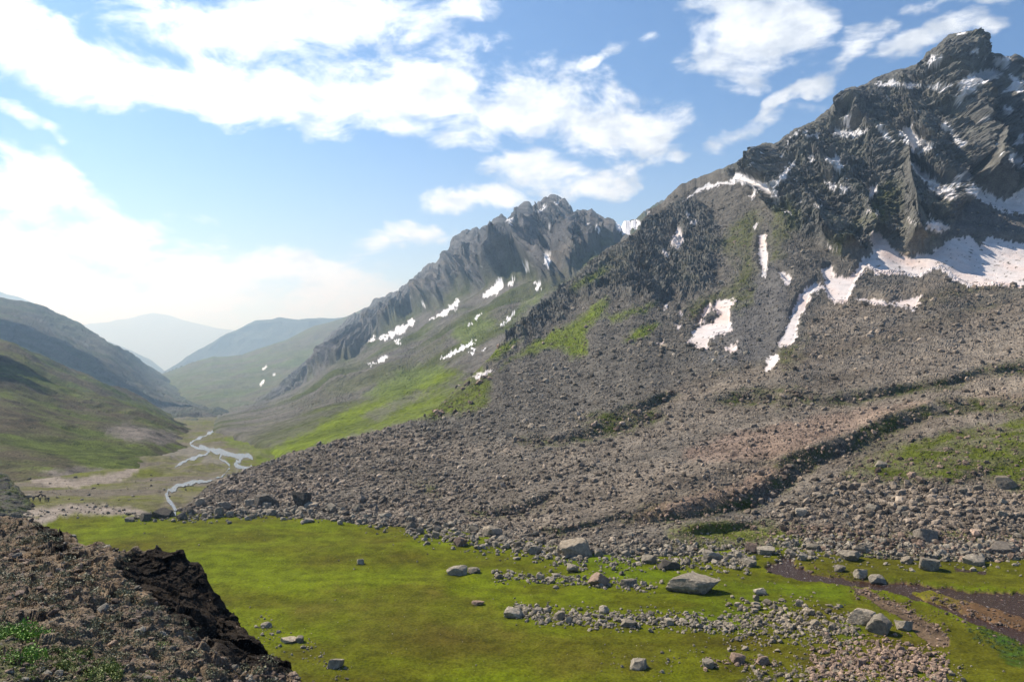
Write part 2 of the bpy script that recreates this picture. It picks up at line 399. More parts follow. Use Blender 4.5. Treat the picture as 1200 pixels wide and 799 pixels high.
SNOW_C = [zp(400, 220, 1 / 3, p) for p in (
    [(495, 380), (530, 350), (565, 308), (567, 350), (550, 375), (500, 387)], [(330, 455), (400, 400), (420, 388), (402, 425), (340, 457)],
    [(133, 532), (200, 490), (262, 456), (252, 482), (200, 517), (150, 532)], [(90, 542), (120, 520), (115, 540)], [(350, 600), (410, 568), (468, 534), (465, 547), (400, 587), (360, 602)],
    [(92, 622), (165, 586), (150, 605)], [(555, 487), (610, 430), (617, 435), (570, 480)], [(465, 462), (505, 430), (482, 458)], [(682, 335), (707, 333), (692, 367), (683, 352)],
    [(713, 235), (737, 233), (724, 287), (716, 270)], [(585, 337), (612, 320), (602, 345)], [(438, 482), (467, 473), (450, 488)], [(280, 405), (292, 400), (290, 420)], [(185, 540), (215, 532), (200, 545)],
    [(985, 113), (1047, 118), (1040, 140), (1012, 150), (1020, 172), (990, 167), (958, 132)], [(300, 465), (325, 452), (322, 460)], [(645, 265), (656, 262), (655, 290), (646, 285)],
    [(575, 108), (600, 118), (603, 132), (590, 125)], [(680, 92), (700, 75), (725, 62), (705, 85)], [(740, 50), (770, 42), (760, 60)], [(890, 130), (905, 140), (920, 175), (905, 160)], [(720, 125), (735, 128), (728, 150)], [(1010, 182), (1050, 160), (1078, 154), (1022, 190)],
    [(450, 575), (475, 568), (460, 585)], [(487, 570), (512, 560), (500, 572)])]
def _tile(seed, beta=1.9, n=1024):
    R = np.random.default_rng(seed); f = np.fft.fft2(R.normal(size=(n, n)))
    k = np.hypot(np.fft.fftfreq(n)[:, None], np.fft.fftfreq(n)[None]) * n; k[0, 0] = 1
    t = np.fft.ifft2(f / (np.maximum(k, 20) ** beta) * (k < 300)).real
    return (t / t.std() * 0.5).astype(F32)
_TX, _TY = _tile(501), _tile(502)
def warp(px, py, s, a, seed):
    """wander of a boundary, feature size s"""
    k = 50.0 / s * 0.9
    i = (py * k + seed * 131).astype(int) % 1024; j = (px * k + seed * 57).astype(int) % 1024
    return px + a * _TX[i, j], py + a * _TY[i, j]
def soft(px, py, polys, edge=5, seed=0, s=18):
    """soft-edged membership of land zones"""
    out = np.zeros(px.shape)
    xs = [p[0] for pl in polys for p in pl]; ys = [p[1] for pl in polys for p in pl]; e = edge * 2.5
    sel = (px > min(xs) - e) & (px < max(xs) + e) & (py > min(ys) - e) & (py < max(ys) + e)
    x, y = px[sel], py[sel]; acc = np.zeros(x.shape)
    for k in range(5):
        wx, wy = warp(x, y, s * (1 + 0.2 * k), edge, seed + k * 2)
        m = np.zeros(x.shape, bool)
        for pl in polys: m |= inpoly(wx, wy, pl)
        acc += m / 5
    out[sel] = acc
    return out
def ribs(px, py, lines):
    """buttresses: tent-shaped swell along each line (points, half-width px, height m)"""
    d = np.zeros(px.shape)
    for pts_, w, h in lines:
        x0, x1 = min(p[0] for p in pts_) - w, max(p[0] for p in pts_) + w; y0, y1 = min(p[1] for p in pts_) - w, max(p[1] for p in pts_) + w
        sel = (px > x0) & (px < x1) & (py > y0) & (py < y1); x, y = px[sel], py[sel]
        wx, wy = warp(x, y, 40, 4, int(h))
        q = np.clip(1 - seg_dist(wx, wy, pts_) / w, 0, 1); d[sel] = np.maximum(d[sel], h * q ** 1.15)
    return d
def wC(px, py):
    m = inpoly(px, py, CLIFF_C).astype(float)
    return 1 - 0.50 * blur(blur(m, 6, 0), 12, 1)
def make_C():
    G, nf, PX, PY = layer(depthC, crestC, [(200, 500), (240, 503), (262, 507), (300, 524), (340, 548), (400, 570), (900, 570)], 236, 800, 0.8, 380, jag=6.0, jag_len=10, skirt=(0.15, 0.02), back=(700, 0.7, 24), weight=wC, seed=41, pre_blur=7, reach=([236, 330, 420, 500], [2, 4, 30, 95]))
    _pc = np.linspace(236, 800, G.shape[1])[None]; G[..., 2] -= G[..., 1] * 0.02 * np.clip(1 - (_pc - 236) / 26, 0, 1) ** 2
    n = normals(blur(blur(G, 4, 0), 4, 1)); P = G.reshape(-1, 3) / 1.85; sh = G.shape[:2]
    px, py = project(G)
    cl = blur(blur(soft(px, py, [CLIFF_C], 5, 3), 4, 0), 4, 1); cl[nf:] = 0.8 * (px[nf:] > 400)
    near = np.clip((G[..., 1] - 350) / 900, 0.15, 1)
    # pinnacles and deep gullies, elongated down the face
    Q = P * np.array([1, 0.05, 0.22]); Q[:, 0] += P[:, 1] * 0.06 + P[:, 2] * 0.22
    rb = ribs(px, py, [([(615, 258), (608, 270), (600, 300), (592, 335)], 20, 75), ([(584, 268), (577, 285), (563, 318), (550, 342)], 17, 60), ([(650, 252), (645, 266), (640, 290), (628, 318)], 22, 75),
                       ([(687, 264), (683, 277), (668, 305)], 20, 55), ([(717, 275), (712, 287), (695, 305)], 12, 30), ([(545, 285), (535, 305), (520, 340), (505, 365)], 18, 55), ([(500, 322), (490, 335), (478, 362), (465, 385)], 18, 45), ([(464, 352), (455, 367), (440, 388)], 14, 30), ([(570, 265), (560, 290), (545, 315)], 9, 26), ([(440, 355), (420, 380), (400, 400)], 12, 22)])
    r1 = fbm(Q, 70, 7, 0.62, 50, ridged=True).reshape(sh)
    r2 = fbm(P * np.array([1, 0.7, 0.5]), 34, 5, 0.6, 52, ridged=True).reshape(sh)
    fa = facets(P * np.array([1, 0.8, 0.3]), 16, 3).reshape(sh)
    low = fbm(P * np.array([1, 1, 0.6]), 220, 3, 0.5, 54, ridged=True).reshape(sh); lw2 = fbm(P, 34, 4, 0.6, 55, ridged=True).reshape(sh) * lim(G, 34)
    calm = np.clip((px - 235) / 160, 0.03, 1) * np.maximum(lim(G, 70), np.clip((px - 420) / 60, 0, 1)) ** 1.5; cl = cl * np.clip((px - 290) / 70, 0, 1)
    fade = np.ones(G.shape[0]); fade[nf - 75:nf] = np.linspace(1, 0.22, 75); fade[nf:] = 0.05
    Q3 = P * np.array([1, 0.0, 0.10]); Q3[:, 0] += P[:, 1] * 0.06 + P[:, 2] * 0.22
    sp = fbm(Q3, 46, 4, 0.6, 56, ridged=True).reshape(sh); sp2 = fbm(Q3 * np.array([1, 1, 2.2]), 17, 3, 0.6, 57, ridged=True).reshape(sh)
    d = 1.85 * (cl * (rb * 0.85 + (sp - 0.25) * 54 + (sp2 - 0.2) * 32 + r1 * 6 + r2 * 5 * lim(G, 12) + fa * 1.5) + (1 - cl) * (low * 15 + lw2 * 5) * near * calm)
    dirn = n * np.array([0.55, 0.5, 0.45]) + np.array([0.0, -0.45, 0.22]); 
    D = np.where(cl[..., None] > 0.3, dirn, n)
    D = n * (1 - cl[..., None]) + dirn * cl[..., None]
    G = G + D * (d * fade[:, None])[..., None]
    px, py = project(G); P = G.reshape(-1, 3) / 1.85
    a = fbm(P, 120, 6, 0.6, 60).reshape(sh); b = fbm(P, 30, 5, 0.6, 61).reshape(sh)
    c = np.ones(sh + (4,))
    rock = np.array([0.092, 0.090, 0.092]) * np.clip(1 + 1.3 * b, 0.35, 2.2)[..., None] + np.array([0.045, 0.033, 0.015]) * np.clip(a * 2.5, 0, 1)[..., None]
    grass = np.array([0.060, 0.070, 0.022]) * (1 + 0.5 * b)[..., None]
    scree = np.array([0.115, 0.107, 0.095]) * (1 + 0.35 * b)[..., None]
    t = np.clip(a * 3.0 + 0.45 + 0.2 * b, 0, 1)[..., None]
    slopec = grass * t + scree * (1 - t)
    k = np.clip(cl + 0.4 * b * (cl > 0.05), 0, 1)[..., None]
    cc = slopec * (1 - k) + rock * k
    # bright green tongue
    tongue = zp(400, 400, 1 / 3, [(-420, 480), (-300, 400), (-100, 310), (0, 250), (100, 220), (200, 150), (330, 105), (400, 100), (440, 120), (330, 165), (250, 200), (420, 150), (520, 170), (500, 200), (500, 240), (300, 270), (200, 295), (0, 350), (-200, 400), (-330, 480)])
    tg = soft(px, py, [tongue], 7, 77, 22)[..., None] * np.clip(1.0 + a * 1.4, 0, 1)[..., None]
    cc = cc * (1 - tg) + (np.array([0.100, 0.130, 0.012]) * (1 + 0.6 * a + 0.3 * b)[..., None]) * tg
    rocky = zp(400, 400, 1 / 3, [(60, 265), (210, 190), (330, 165), (250, 215), (120, 280)])
    rk = soft(px, py, [rocky, [(520, 470), (560, 462), (540, 486)]], 6, 90, 14)[..., None] * 0.7
    cc = cc * (1 - rk) + scree * rk
    gs = soft(px, py, [zp(400, 220, 1 / 3, [(600, 440), (700, 370), (740, 340), (700, 400), (620, 450), (540, 520)]), zp(400, 220, 1 / 3, [(380, 520), (480, 440), (560, 470), (460, 560)]), zp(400, 220, 1 / 3, [(60, 740), (200, 640), (380, 620), (350, 650), (200, 740)])], 6, 95, 20)[..., None] * 0.8
    cc = cc * (1 - gs) + np.array([0.095, 0.125, 0.03]) * gs
    c[..., :3] = np.clip(cc, 0.01, 1)
    wx, wy = warp(px, py, 7, 2.4, 66); sn = np.zeros(sh, bool)
    for pl in SNOW_C: sn |= inpoly(wx, wy, pl)
    sn |= (cl > 0.6) & (py < 300) & (fbm(P, 18, 4, 0.6, 68).reshape(sh) > 0.42) & (px > 590)
    c[sn, :3] = (0.68, 0.68, 0.70); c[sn, 3] = 0.2
    o = grid_object('jagged_mountain', G, mat_mid, c); o.data.shade_flat()
    return G[:nf], c[:nf]
GC, cC = make_C()

# ------------------------------------------------------------------ left hillsides (E1 dark far, E2 nearer)
def make_E():
    crest = [(-400, 260), (-150, 310), (-60, 335), (0, 350), (15, 353), (35, 356), (50, 361), (70, 370), (90, 381), (100, 387), (115, 397), (122, 403), (135, 408), (150, 416), (160, 424), (172, 429), (185, 438), (200, 449), (215, 461), (230, 476), (245, 489), (262, 499)]
    dep = Depth({-400: [(600, 700), (400, 1250), (260, 1900)], 0: [(600, 800), (500, 1100), (420, 1500), (350, 2000)], 120: [(600, 800), (500, 1350), (400, 2000)], 245: [(600, 800), (520, 1200), (490, 1750)], 262: [(600, 800), (520, 1250), (498, 1700)]}, 0.75)
    G, nf, PX, PY = layer(dep, crest, [(-500, 600), (120, 560), (262, 520)], -380, 262, 1.0, 220, jag=0.9, jag_len=16, skirt=(0.25, 0.02), back=(900, 0.5, 16), seed=71)
    n = normals(G); P = G.reshape(-1, 3); sh = G.shape[:2]
    Q = P.copy(); Q[:, 2] *= 0.3
    f = fbm(Q, 240, 6, 0.5, 72, ridged=True).reshape(sh); g = fbm(P, 60, 5, 0.55, 73, ridged=True).reshape(sh)
    fade = np.ones(G.shape[0]); fade[nf - 10:nf] = np.linspace(1, 0.2, 10); fade[nf:] = 0.3
    g3_ = fbm(P * np.array([0.25, 1, 0.3]), 110, 5, 0.6, 75, ridged=True).reshape(sh)
    G = G + n * ((g3_ * 22 * lim(G, 60) + f * 34 + g * 14 * lim(G, 30)) * fade[:, None])[..., None]
    a = fbm(P, 160, 6, 0.6, 74).reshape(sh); t = np.clip(a * 2.5 + 0.5, 0, 1)[..., None]
    c = np.ones(sh + (4,)); c[..., :3] = (np.array([0.040, 0.048, 0.027]) * t + np.array([0.054, 0.050, 0.043]) * (1 - t)) * np.clip(1 + 0.8 * g, 0.5, 1.8)[..., None]
    dots = fbm(P, 16, 3, 0.6, 88).reshape(sh); c[..., :3] *= np.where(dots > 0.25, 0.55, 1.0)[..., None] * np.where(dots < -0.34, 1.6, 1.0)[..., None]
    grid_object('left_mountain', G, mat_mid, c)
    crest = [(-400, 290), (-150, 350), (0, 402), (33, 417), (67, 431), (90, 440), (117, 453), (140, 462), (167, 474), (200, 488), (233, 502), (262, 514)]
    dep = Depth({-400: [(660, 230), (575, 300), (450, 560), (290, 1100)], 0: [(640, 200), (590, 262), (560, 330), (530, 430), (500, 540), (460, 760), (430, 980), (403, 1250)],
                 100: [(640, 200), (590, 262), (560, 345), (530, 500), (500, 720), (470, 1000), (446, 1300)],
                 200: [(640, 205), (590, 258), (560, 345), (530, 545), (500, 980), (487, 1300)], 262: [(640, 205), (590, 258), (560, 345), (530, 545), (514, 760)]}, 0.3)
    G, nf, PX, PY = layer(dep, crest, [(-500, 640), (0, 600), (60, 585), (130, 560), (190, 540), (262, 530)], -380, 262, 0.8, 300, jag=0.7, jag_len=20, skirt=(0.30, 0.018), back=(500, 0.35, 16), seed=81)
    _pc = np.linspace(-380, 262, G.shape[1])[None]; G[..., 2] -= G[..., 1] * 0.030 * np.clip((_pc - 160) / 75, 0, 1) ** 1.4
    n = normals(G); P = G.reshape(-1, 3); sh = G.shape[:2]
    Q = P.copy(); Q[:, 1] *= 0.5
    f = fbm(Q, 150, 5, 0.5, 82, ridged=True).reshape(sh); g = fbm(P, 35, 5, 0.6, 83).reshape(sh)
    nr = np.clip((G[..., 1] - 280) / 500, 0.0, 1)
    fade = np.ones(G.shape[0]); fade[nf - 10:nf] = np.linspace(1, 0.3, 10); fade[nf:] = 0.4
    g3_ = fbm(P * np.array([0.22, 1, 0.3]), 60, 5, 0.6, 86, ridged=True).reshape(sh)
    G = G + n * ((g3_ * 7 * lim(G, 30) + f * 16 + g * 2.6 * lim(G, 30)) * fade[:, None] * nr)[..., None]
    px, py = project(G)
    a = fbm(P * np.array([0.6, 1, 1]), 90, 6, 0.62, 84).reshape(sh); b = fbm(P, 16, 4, 0.6, 85).reshape(sh)
    gu = fbm(P * np.array([1, 0.35, 0.35]), 55, 5, 0.65, 87, ridged=True).reshape(sh)
    t = np.clip(a * 3.2 + 0.55 + 0.9 * b - 0.5 * np.clip(gu - 0.35, 0, 1), 0, 1)[..., None]
    cc = np.array([0.074, 0.094, 0.018]) * t + np.array([0.085, 0.070, 0.045]) * (1 - t)
    dirt = soft(px, py, [zp(0, 320, 1 / 3, [(360, 540), (480, 535), (560, 550), (660, 580), (560, 600), (440, 590), (370, 565)]), zp(0, 320, 1 / 3, [(140, 700), (280, 680), (420, 710), (500, 710), (420, 740), (300, 745)])], 5, 86, 18)[..., None]
    cc = cc * (1 - dirt) + np.array([0.16, 0.14, 0.12]) * dirt
    cc *= np.clip(1 + 0.8 * b - 0.5 * np.clip(gu - 0.3, 0, 1), 0.3, 2)[..., None]
    c = np.ones(sh + (4,)); c[..., :3] = np.clip(cc, 0.01, 1)
    dots = fbm(P, 7, 3, 0.6, 88).reshape(sh); c[..., :3] *= np.where(dots > 0.27, 0.45, 1.0)[..., None] * np.where(dots < -0.36, 1.5, 1.0)[..., None]
    grid_object('left_hillside', G, mat_near, c)
mat_near = ground_material('near_slope_material', 1.6, 12, 0.9, 0.4)
make_E()

# ------------------------------------------------------------------ valley floor, meadow (F)
YM = lambda py: 50 * FPX / (py - CY)
depthF = Depth({-300: [(1400, YM(1400)), (900, YM(900)), (799, YM(799)), (740, YM(740)), (690, YM(690)), (650, YM(650)), (620, YM(620)), (600, YM(600)), (588, 248), (575, 285), (560, 340), (545, 420), (530, 545), (515, 730), (500, 1010), (490, 1350), (484, 1700)],
                1500: [(1400, YM(1400)), (900, YM(900)), (799, YM(799)), (740, YM(740)), (690, YM(690)), (650, YM(650)), (620, YM(620)), (600, YM(600)), (588, 248), (575, 285), (560, 340), (545, 420), (530, 545), (515, 730), (500, 1010), (490, 1350), (484, 1700)]}, 0.60)
def dF(px, py):
    py = np.asarray(py, float); flat = 50 * FPX / np.maximum(py - CY, 1)
    return np.where(py >= 596, flat, depthF(px, py))
z3 = lambda p: zp(800, 540, 1 / 3, p)
STREAM = z3([(290, 372), (310, 360), (345, 350), (350, 335), (385, 335), (385, 360), (430, 378), (480, 397), (600, 418), (760, 425), (900, 438), (1000, 455), (1200, 462), (1500, 480), (1500, 800), (1290, 690), (1200, 640), (1100, 590), (1010, 560), (940, 525), (880, 500), (800, 478), (760, 462), (700, 450), (640, 440), (560, 430), (480, 420), (400, 408), (340, 395)])
ISLE = z3([(800, 452), (880, 450), (960, 480), (1060, 500), (1200, 545), (1400, 600), (1400, 640), (1180, 585), (1080, 560), (1000, 535), (930, 505), (860, 490)])
BRANCH = z3([(590, 440), (650, 445), (700, 478), (760, 500), (830, 545), (900, 580), (945, 625), (940, 650), (880, 655), (820, 600), (780, 560), (700, 520), (640, 480)])
z4 = lambda p: zp(0, 320, 1 / 3, p)
def ribbon(pts_, ws):
    """outline of a winding channel from its centre line and widths"""
    p = np.array(pts_, float); n = len(p); t = np.linspace(0, n - 1, n * 6); x = np.interp(t, range(n), p[:, 0]); y = np.interp(t, range(n), p[:, 1]); w = np.interp(t, range(n), ws)
    x = np.convolve(np.pad(x, 3, mode='edge'), np.ones(7) / 7, 'valid'); y = np.convolve(np.pad(y, 3, mode='edge'), np.ones(7) / 7, 'valid')
    dx, dy = np.gradient(x), np.gradient(y); l = np.hypot(dx, dy) + 1e-6
    return list(zip(x - dy / l * w * 0.28, y + dx / l * w / 2)) + list(zip((x + dy / l * w * 0.28)[::-1], (y - dx / l * w / 2)[::-1]))
RIVER_LINES = [([(278, 494), (266, 498), (256, 502), (247, 506), (238, 511), (226, 517), (222, 522), (232, 525), (246, 526)], [2.5, 4, 5, 4, 2.5, 2, 2, 3, 5]),
         ([(232, 524), (248, 527), (262, 531), (276, 534), (290, 534), (296, 536)], [3, 6, 7, 6, 7, 4]), ([(284, 534), (281, 540), (275, 546), (284, 549), (298, 548)], [5, 6, 7, 4, 2]),
         ([(247, 528), (238, 533), (228, 536), (218, 540), (208, 546), (205, 550)], [4, 3.5, 4, 3.5, 4, 2]), ([(262, 532), (256, 537), (262, 541), (270, 546)], [2, 1.5, 2, 3]),
         ([(270, 548), (262, 558), (246, 563), (232, 565), (216, 568), (203, 572), (195, 579), (197, 587), (203, 593), (206, 600), (203, 604)], [2, 2, 3, 4, 4, 5, 6, 7, 6, 5, 3]),
         ([(199, 526), (206, 524), (214, 524)], [1.5, 2, 1.5])]
RIVER = [ribbon(p_, w_) for p_, w_ in RIVER_LINES]
def build_river():
    Vs, Fs, off = [], [], 0
    for k, (p_, w_) in enumerate(RIVER_LINES):
        o = np.array(ribbon(p_, [w * 0.85 for w in w_])); n = len(o) // 2; L, Rr = o[:n], o[n:][::-1]
        R = np.random.default_rng(k + 3); wav = lambda a_: np.convolve(R.normal(0, a_, n + 2), np.ones(3) / 3, 'valid')[:n, None]; jl = wav(1.0)
        wm = np.array(w_).mean(); L = L + wav(0.30 * wm) * np.array([0.8, 1.0]); Rr = Rr + wav(0.30 * wm) * np.array([0.8, 1.0])
        t = np.linspace(0, 1, 5)[:, None, None]; S = L[None] * (1 - t) + Rr[None] * t + jl[None] * np.array([0.3, 1.0])
        # fine resampling along the flow
        m = n * 4; x = np.linspace(0, n - 1, m); S = np.stack([np.stack([np.interp(x, range(n), S[q, :, c]) for c in (0, 1)], -1) for q in range(5)])
        P = pt(S[..., 0], S[..., 1], dF(S[..., 0], S[..., 1])); P[..., 2] += 0.14 + 0.02 * k
        Vs.append(P.reshape(-1, 3)); Fs.append(grid_faces(5, m) + off); off += 5 * m
    o = mesh_np('river_water', np.concatenate(Vs), np.concatenate(Fs), mat_river); tag(o, kind='structure')
def make_F():
    pxs = np.arange(-320, 1500, 1.0)
    pyr = np.concatenate([np.linspace(1400, 840, 60), np.arange(838, 484, -0.85)])
    PX, PY = np.meshgrid(pxs, pyr)
    Y = dF(PX, PY); Y = blur(Y, 3, 0)
    G = pt(PX, PY, Y); sh = G.shape[:2]; P = G.reshape(-1, 3)
    px, py = PX, PY
    u1 = fbm(P, 45, 4, 0.5, 101).reshape(sh); u2 = fbm(P, 5, 4, 0.55, 102).reshape(sh)
    far = np.clip((Y - 235) / 200, 0, 1)
    u3 = fbm(P, 1.6, 3, 0.6, 103).reshape(sh)
    dz = u1 * (1.25 + 5 * far) + fbm(P, 24, 2, 0.5, 106).reshape(sh) * 0.8 * (1 - far) + u2 * (0.28 + 0.9 * far) + u3 * 0.12 * (1 - far)
    wx, wy = warp(px, py, 16, 1.6, 104)
    st = inpoly(wx, wy, STREAM); isl = inpoly(wx, wy, ISLE); br = inpoly(wx, wy, BRANCH)
    ch = blur(blur((st & ~isl).astype(float), 2, 0), 3, 1)
    chan_w = (st | br)
    flat = 1 - blur(blur(chan_w.astype(float), 8, 0), 12, 1)
    dz = dz * np.clip(flat, 0.15, 1) - ch * 0.75 + isl * 0.02 - br * 0.2
    rv = np.full(sh, 99.0)
    zone = (py > 485) & (py < 612) & (px > 180) & (px < 310)
    for p_, w_ in RIVER_LINES: rv[zone] = np.minimum(rv[zone], seg_dist(px[zone], py[zone], p_))
    dz *= np.clip((rv - 4) / 7, 0.0, 1)
    G[..., 2] += dz
    a = fbm(P, 38, 6, 0.6, 110).reshape(sh); b = fbm(P, 4, 5, 0.62, 111).reshape(sh); e = fbm(P * np.array([0.35, 1, 1]), 14, 5, 0.6, 112).reshape(sh)
    g1 = np.array([0.091, 0.114, 0.0032]); g2 = np.array([0.066, 0.058, 0.006]); g3 = np.array([0.066, 0.102, 0.004]); dirt = np.array([0.16, 0.12, 0.09])
    t = np.clip(0.62 + a * 1.8 + e * 1.0, 0, 1)[..., None]
    cc = g1 * t + g2 * (1 - t)
    brown = soft(px, py, [zp(400, 540, 1 / 3, [(80, 440), (330, 440), (560, 540), (760, 620), (700, 680), (420, 620), (200, 560)]), [(330, 715), (400, 690), (520, 700), (640, 745), (800, 770), (700, 790), (500, 770), (380, 750)]], 16, 120, 60)[..., None] * np.clip(0.5 + e * 2 + b * 0.6, 0, 1)[..., None]
    cc = cc * (1 - 0.6 * brown) + np.array([0.070, 0.050, 0.012]) * 0.6 * brown
    lush = soft(px, py, [zp(400, 540, 1 / 3, [(780, 310), (1000, 320), (1060, 370), (1200, 400), (1560, 420), (1700, 470), (1560, 540), (1300, 480), (1150, 430), (1000, 420), (850, 385), (760, 340)]), [(800, 690), (860, 700), (900, 735), (870, 745), (800, 735)], z3([(450, 430), (560, 440), (620, 520), (560, 520), (420, 470)]), z3([(540, 560), (640, 560), (640, 660), (560, 640)])], 8, 130, 26)[..., None]
    lush = lush * np.clip(0.8 + e * 1.5 + b * 0.8, 0, 1)[..., None]; cc = cc * (1 - 0.6 * lush) + g3 * 0.6 * lush
    olive = soft(px, py, [z3([(380, 320), (700, 300), (1200, 330), (1500, 330), (1500, 460), (1200, 455), (900, 430), (700, 415), (500, 395), (400, 360)]), z3([(650, 455), (800, 490), (940, 540), (1100, 640), (1300, 760), (1300, 800), (900, 800), (950, 700), (900, 580), (750, 500)])], 6, 140, 26)[..., None]
    cc = cc * (1 - 0.8 * olive) + np.array([0.070, 0.068, 0.006]) * 0.8 * olive
    # valley floor beyond the meadow: duller, with bare gravel and paths
    fv = np.clip((608 - py) / 14 - np.clip((px - 120) / 60, 0, 1) * 0.35, 0, 1)[..., None]
    t2 = np.clip(0.45 + a * 2.4 + e * 1.2, 0, 1)[..., None]
    valley = np.array([0.085, 0.092, 0.014]) * t2 + np.array([0.11, 0.095, 0.072]) * (1 - t2)
    cc = cc * (1 - fv) + valley * fv
    path = np.minimum(seg_dist(wx, wy, [(-50, 608), (0, 604), (40, 602), (90, 597), (140, 597), (170, 601)]) / 4.5, seg_dist(wx, wy, [(0, 612), (45, 612), (68, 600), (60, 606)]) / 4)
    path = np.minimum(path, seg_dist(wx, wy, [(40, 562), (90, 566), (130, 560), (160, 552)]) / 3.2)
    pm = np.clip(1.6 - path, 0, 1)[..., None]
    cc = cc * (1 - pm) + np.array([0.20, 0.17, 0.14]) * pm
    gravel = soft(px, py, [[(x + (x > 0) * 0, y) for x, y in r] for r in RIVER] + [z4([(550, 620), (600, 605), (680, 612), (715, 630), (680, 645), (600, 652), (555, 645)]), z4([(720, 640), (790, 650), (800, 668), (760, 680), (700, 670)])], 4, 150, 12)[..., None]
    cc = cc * (1 - 0.8 * gravel) + np.array([0.15, 0.135, 0.12]) * 0.8 * gravel
    tg = soft(px, py, [[(262, 512), (300, 505), (420, 480), (420, 560), (262, 572), (280, 555), (310, 548), (300, 535), (285, 528), (262, 524)]], 5, 165, 20)[..., None] * np.clip(0.7 + a * 2, 0, 1)[..., None]
    cc = cc * (1 - tg) + np.array([0.09, 0.12, 0.012]) * tg
    # stream bed, gravel island and dry branch
    rim = np.clip(blur(blur(st.astype(float), 2, 0), 4, 1) * 1.5, 0, 1)[..., None] * (~st)[..., None]
    cc = cc * (1 - 0.7 * rim) + np.array([0.12, 0.08, 0.05]) * 0.7 * rim
    bed = np.array([0.095, 0.055, 0.034])
    cc[st] = bed * (1 + 0.6 * b[st])[:, None]
    iv = isl & ~(py < 500); tt = np.clip((px - 1085) / 50 + b, 0, 1)[..., None]
    cc[isl] = (np.array([0.11, 0.105, 0.008]) * (1 - tt) + np.array([0.105, 0.062, 0.032]) * tt)[isl]
    cc[br & ~st] = np.array([0.100, 0.070, 0.045]) * (1 + 0.7 * b[br & ~st])[:, None]
    herb = soft(px, py, [z3([(1010, 560), (1100, 590), (1200, 645), (1300, 700), (1300, 760), (1150, 720), (1110, 690), (1110, 640), (1050, 600)])], 4, 160, 12)[..., None]
    herb = herb * np.clip(0.7 + b * 1.8, 0, 1)[..., None]; cc = cc * (1 - herb) + (np.array([0.030, 0.060, 0.008]) * np.clip(1 + 1.4 * b, 0.3, 2)[..., None]) * herb
    wet = (np.clip(1.4 - seg_dist(wx, wy, z3([(400, 690), (470, 688), (540, 692), (600, 705)])) / 1.5, 0, 1) + np.clip(1.4 - seg_dist(wx, wy, z3([(200, 775), (260, 770), (330, 765), (350, 745)])) / 2.5, 0, 1))[..., None]
    wet = np.clip(wet, 0, 1); cc = cc * (1 - wet) + np.array([0.04, 0.04, 0.015]) * wet
    cc *= np.clip(1 + 0.50 * b + 0.25 * e - 0.55 * np.clip(fbm(P * np.array([0.5, 1, 1]), 2.2, 3, 0.6, 113).reshape(sh) - 0.12, 0, 1), 0.3, 2)[..., None]
    c = np.ones(sh + (4,)); c[..., :3] = np.clip(cc, 0.004, 1); c[..., 3] = 0.75
    grid_object('meadow_ground', G, mat_meadow, c)
    build_river()
    # near stream water: level sheet showing wherever the bed lies lower
    lo, hi = (1060, 1500), None
    xs = np.arange(895, 1500, 4.0); ys = np.arange(648, 800, 2.0)
    A, B = np.meshgrid(xs, ys); W = pt(A, B, YM(B)); W[..., 2] = -0.42
    o = mesh_np('stream_water', W, grid_faces(*A.shape), mat_stream); tag(o, kind='structure')
    return G
mat_meadow = ground_material('meadow_material', 0.45, 3.5, 0.10, 0.60)
def water_mat(name, base, rough, bump, s, foam=0.0):
    m = bpy.data.materials.new(name); m.use_nodes = True; nt = m.node_tree
    b = nt.nodes['Principled BSDF']; b.inputs['Base Color'].default_value = base + (1,); b.inputs['Roughness'].default_value = rough
    b.inputs['IOR'].default_value = 1.33
    geo = node(nt, 'ShaderNodeNewGeometry')
    n1 = node(nt, 'ShaderNodeTexNoise', ins={'Vector': geo.outputs['Position'], 'Scale': s, 'Detail': 5.0, 'Roughness': 0.7})
    bp = node(nt, 'ShaderNodeBump', ins={'Height': n1.outputs[0], 'Distance': bump, 'Strength': 1.0})
    nt.links.new(bp.outputs[0], b.inputs['Normal'])
    if foam:
        n3 = node(nt, 'ShaderNodeTexNoise', ins={'Vector': geo.outputs['Position'], 'Scale': s * 1.2, 'Detail': 6.0, 'Roughness': 0.75})
        c = mixc(nt, smooth(nt, n3.outputs[0], 0.59, 0.69, 0, foam), base + (1,), (0.55, 0.55, 0.58, 1))
        nt.links.new(c, b.inputs['Base Color'])
    return m
mat_river = water_mat('silty_water', (0.12, 0.118, 0.112), 0.22, 0.35, 0.30, 0.7)
mat_stream = water_mat('dark_stream_water', (0.036, 0.018, 0.010), 0.12, 0.16, 1.6, 0.9)
GF = make_F()

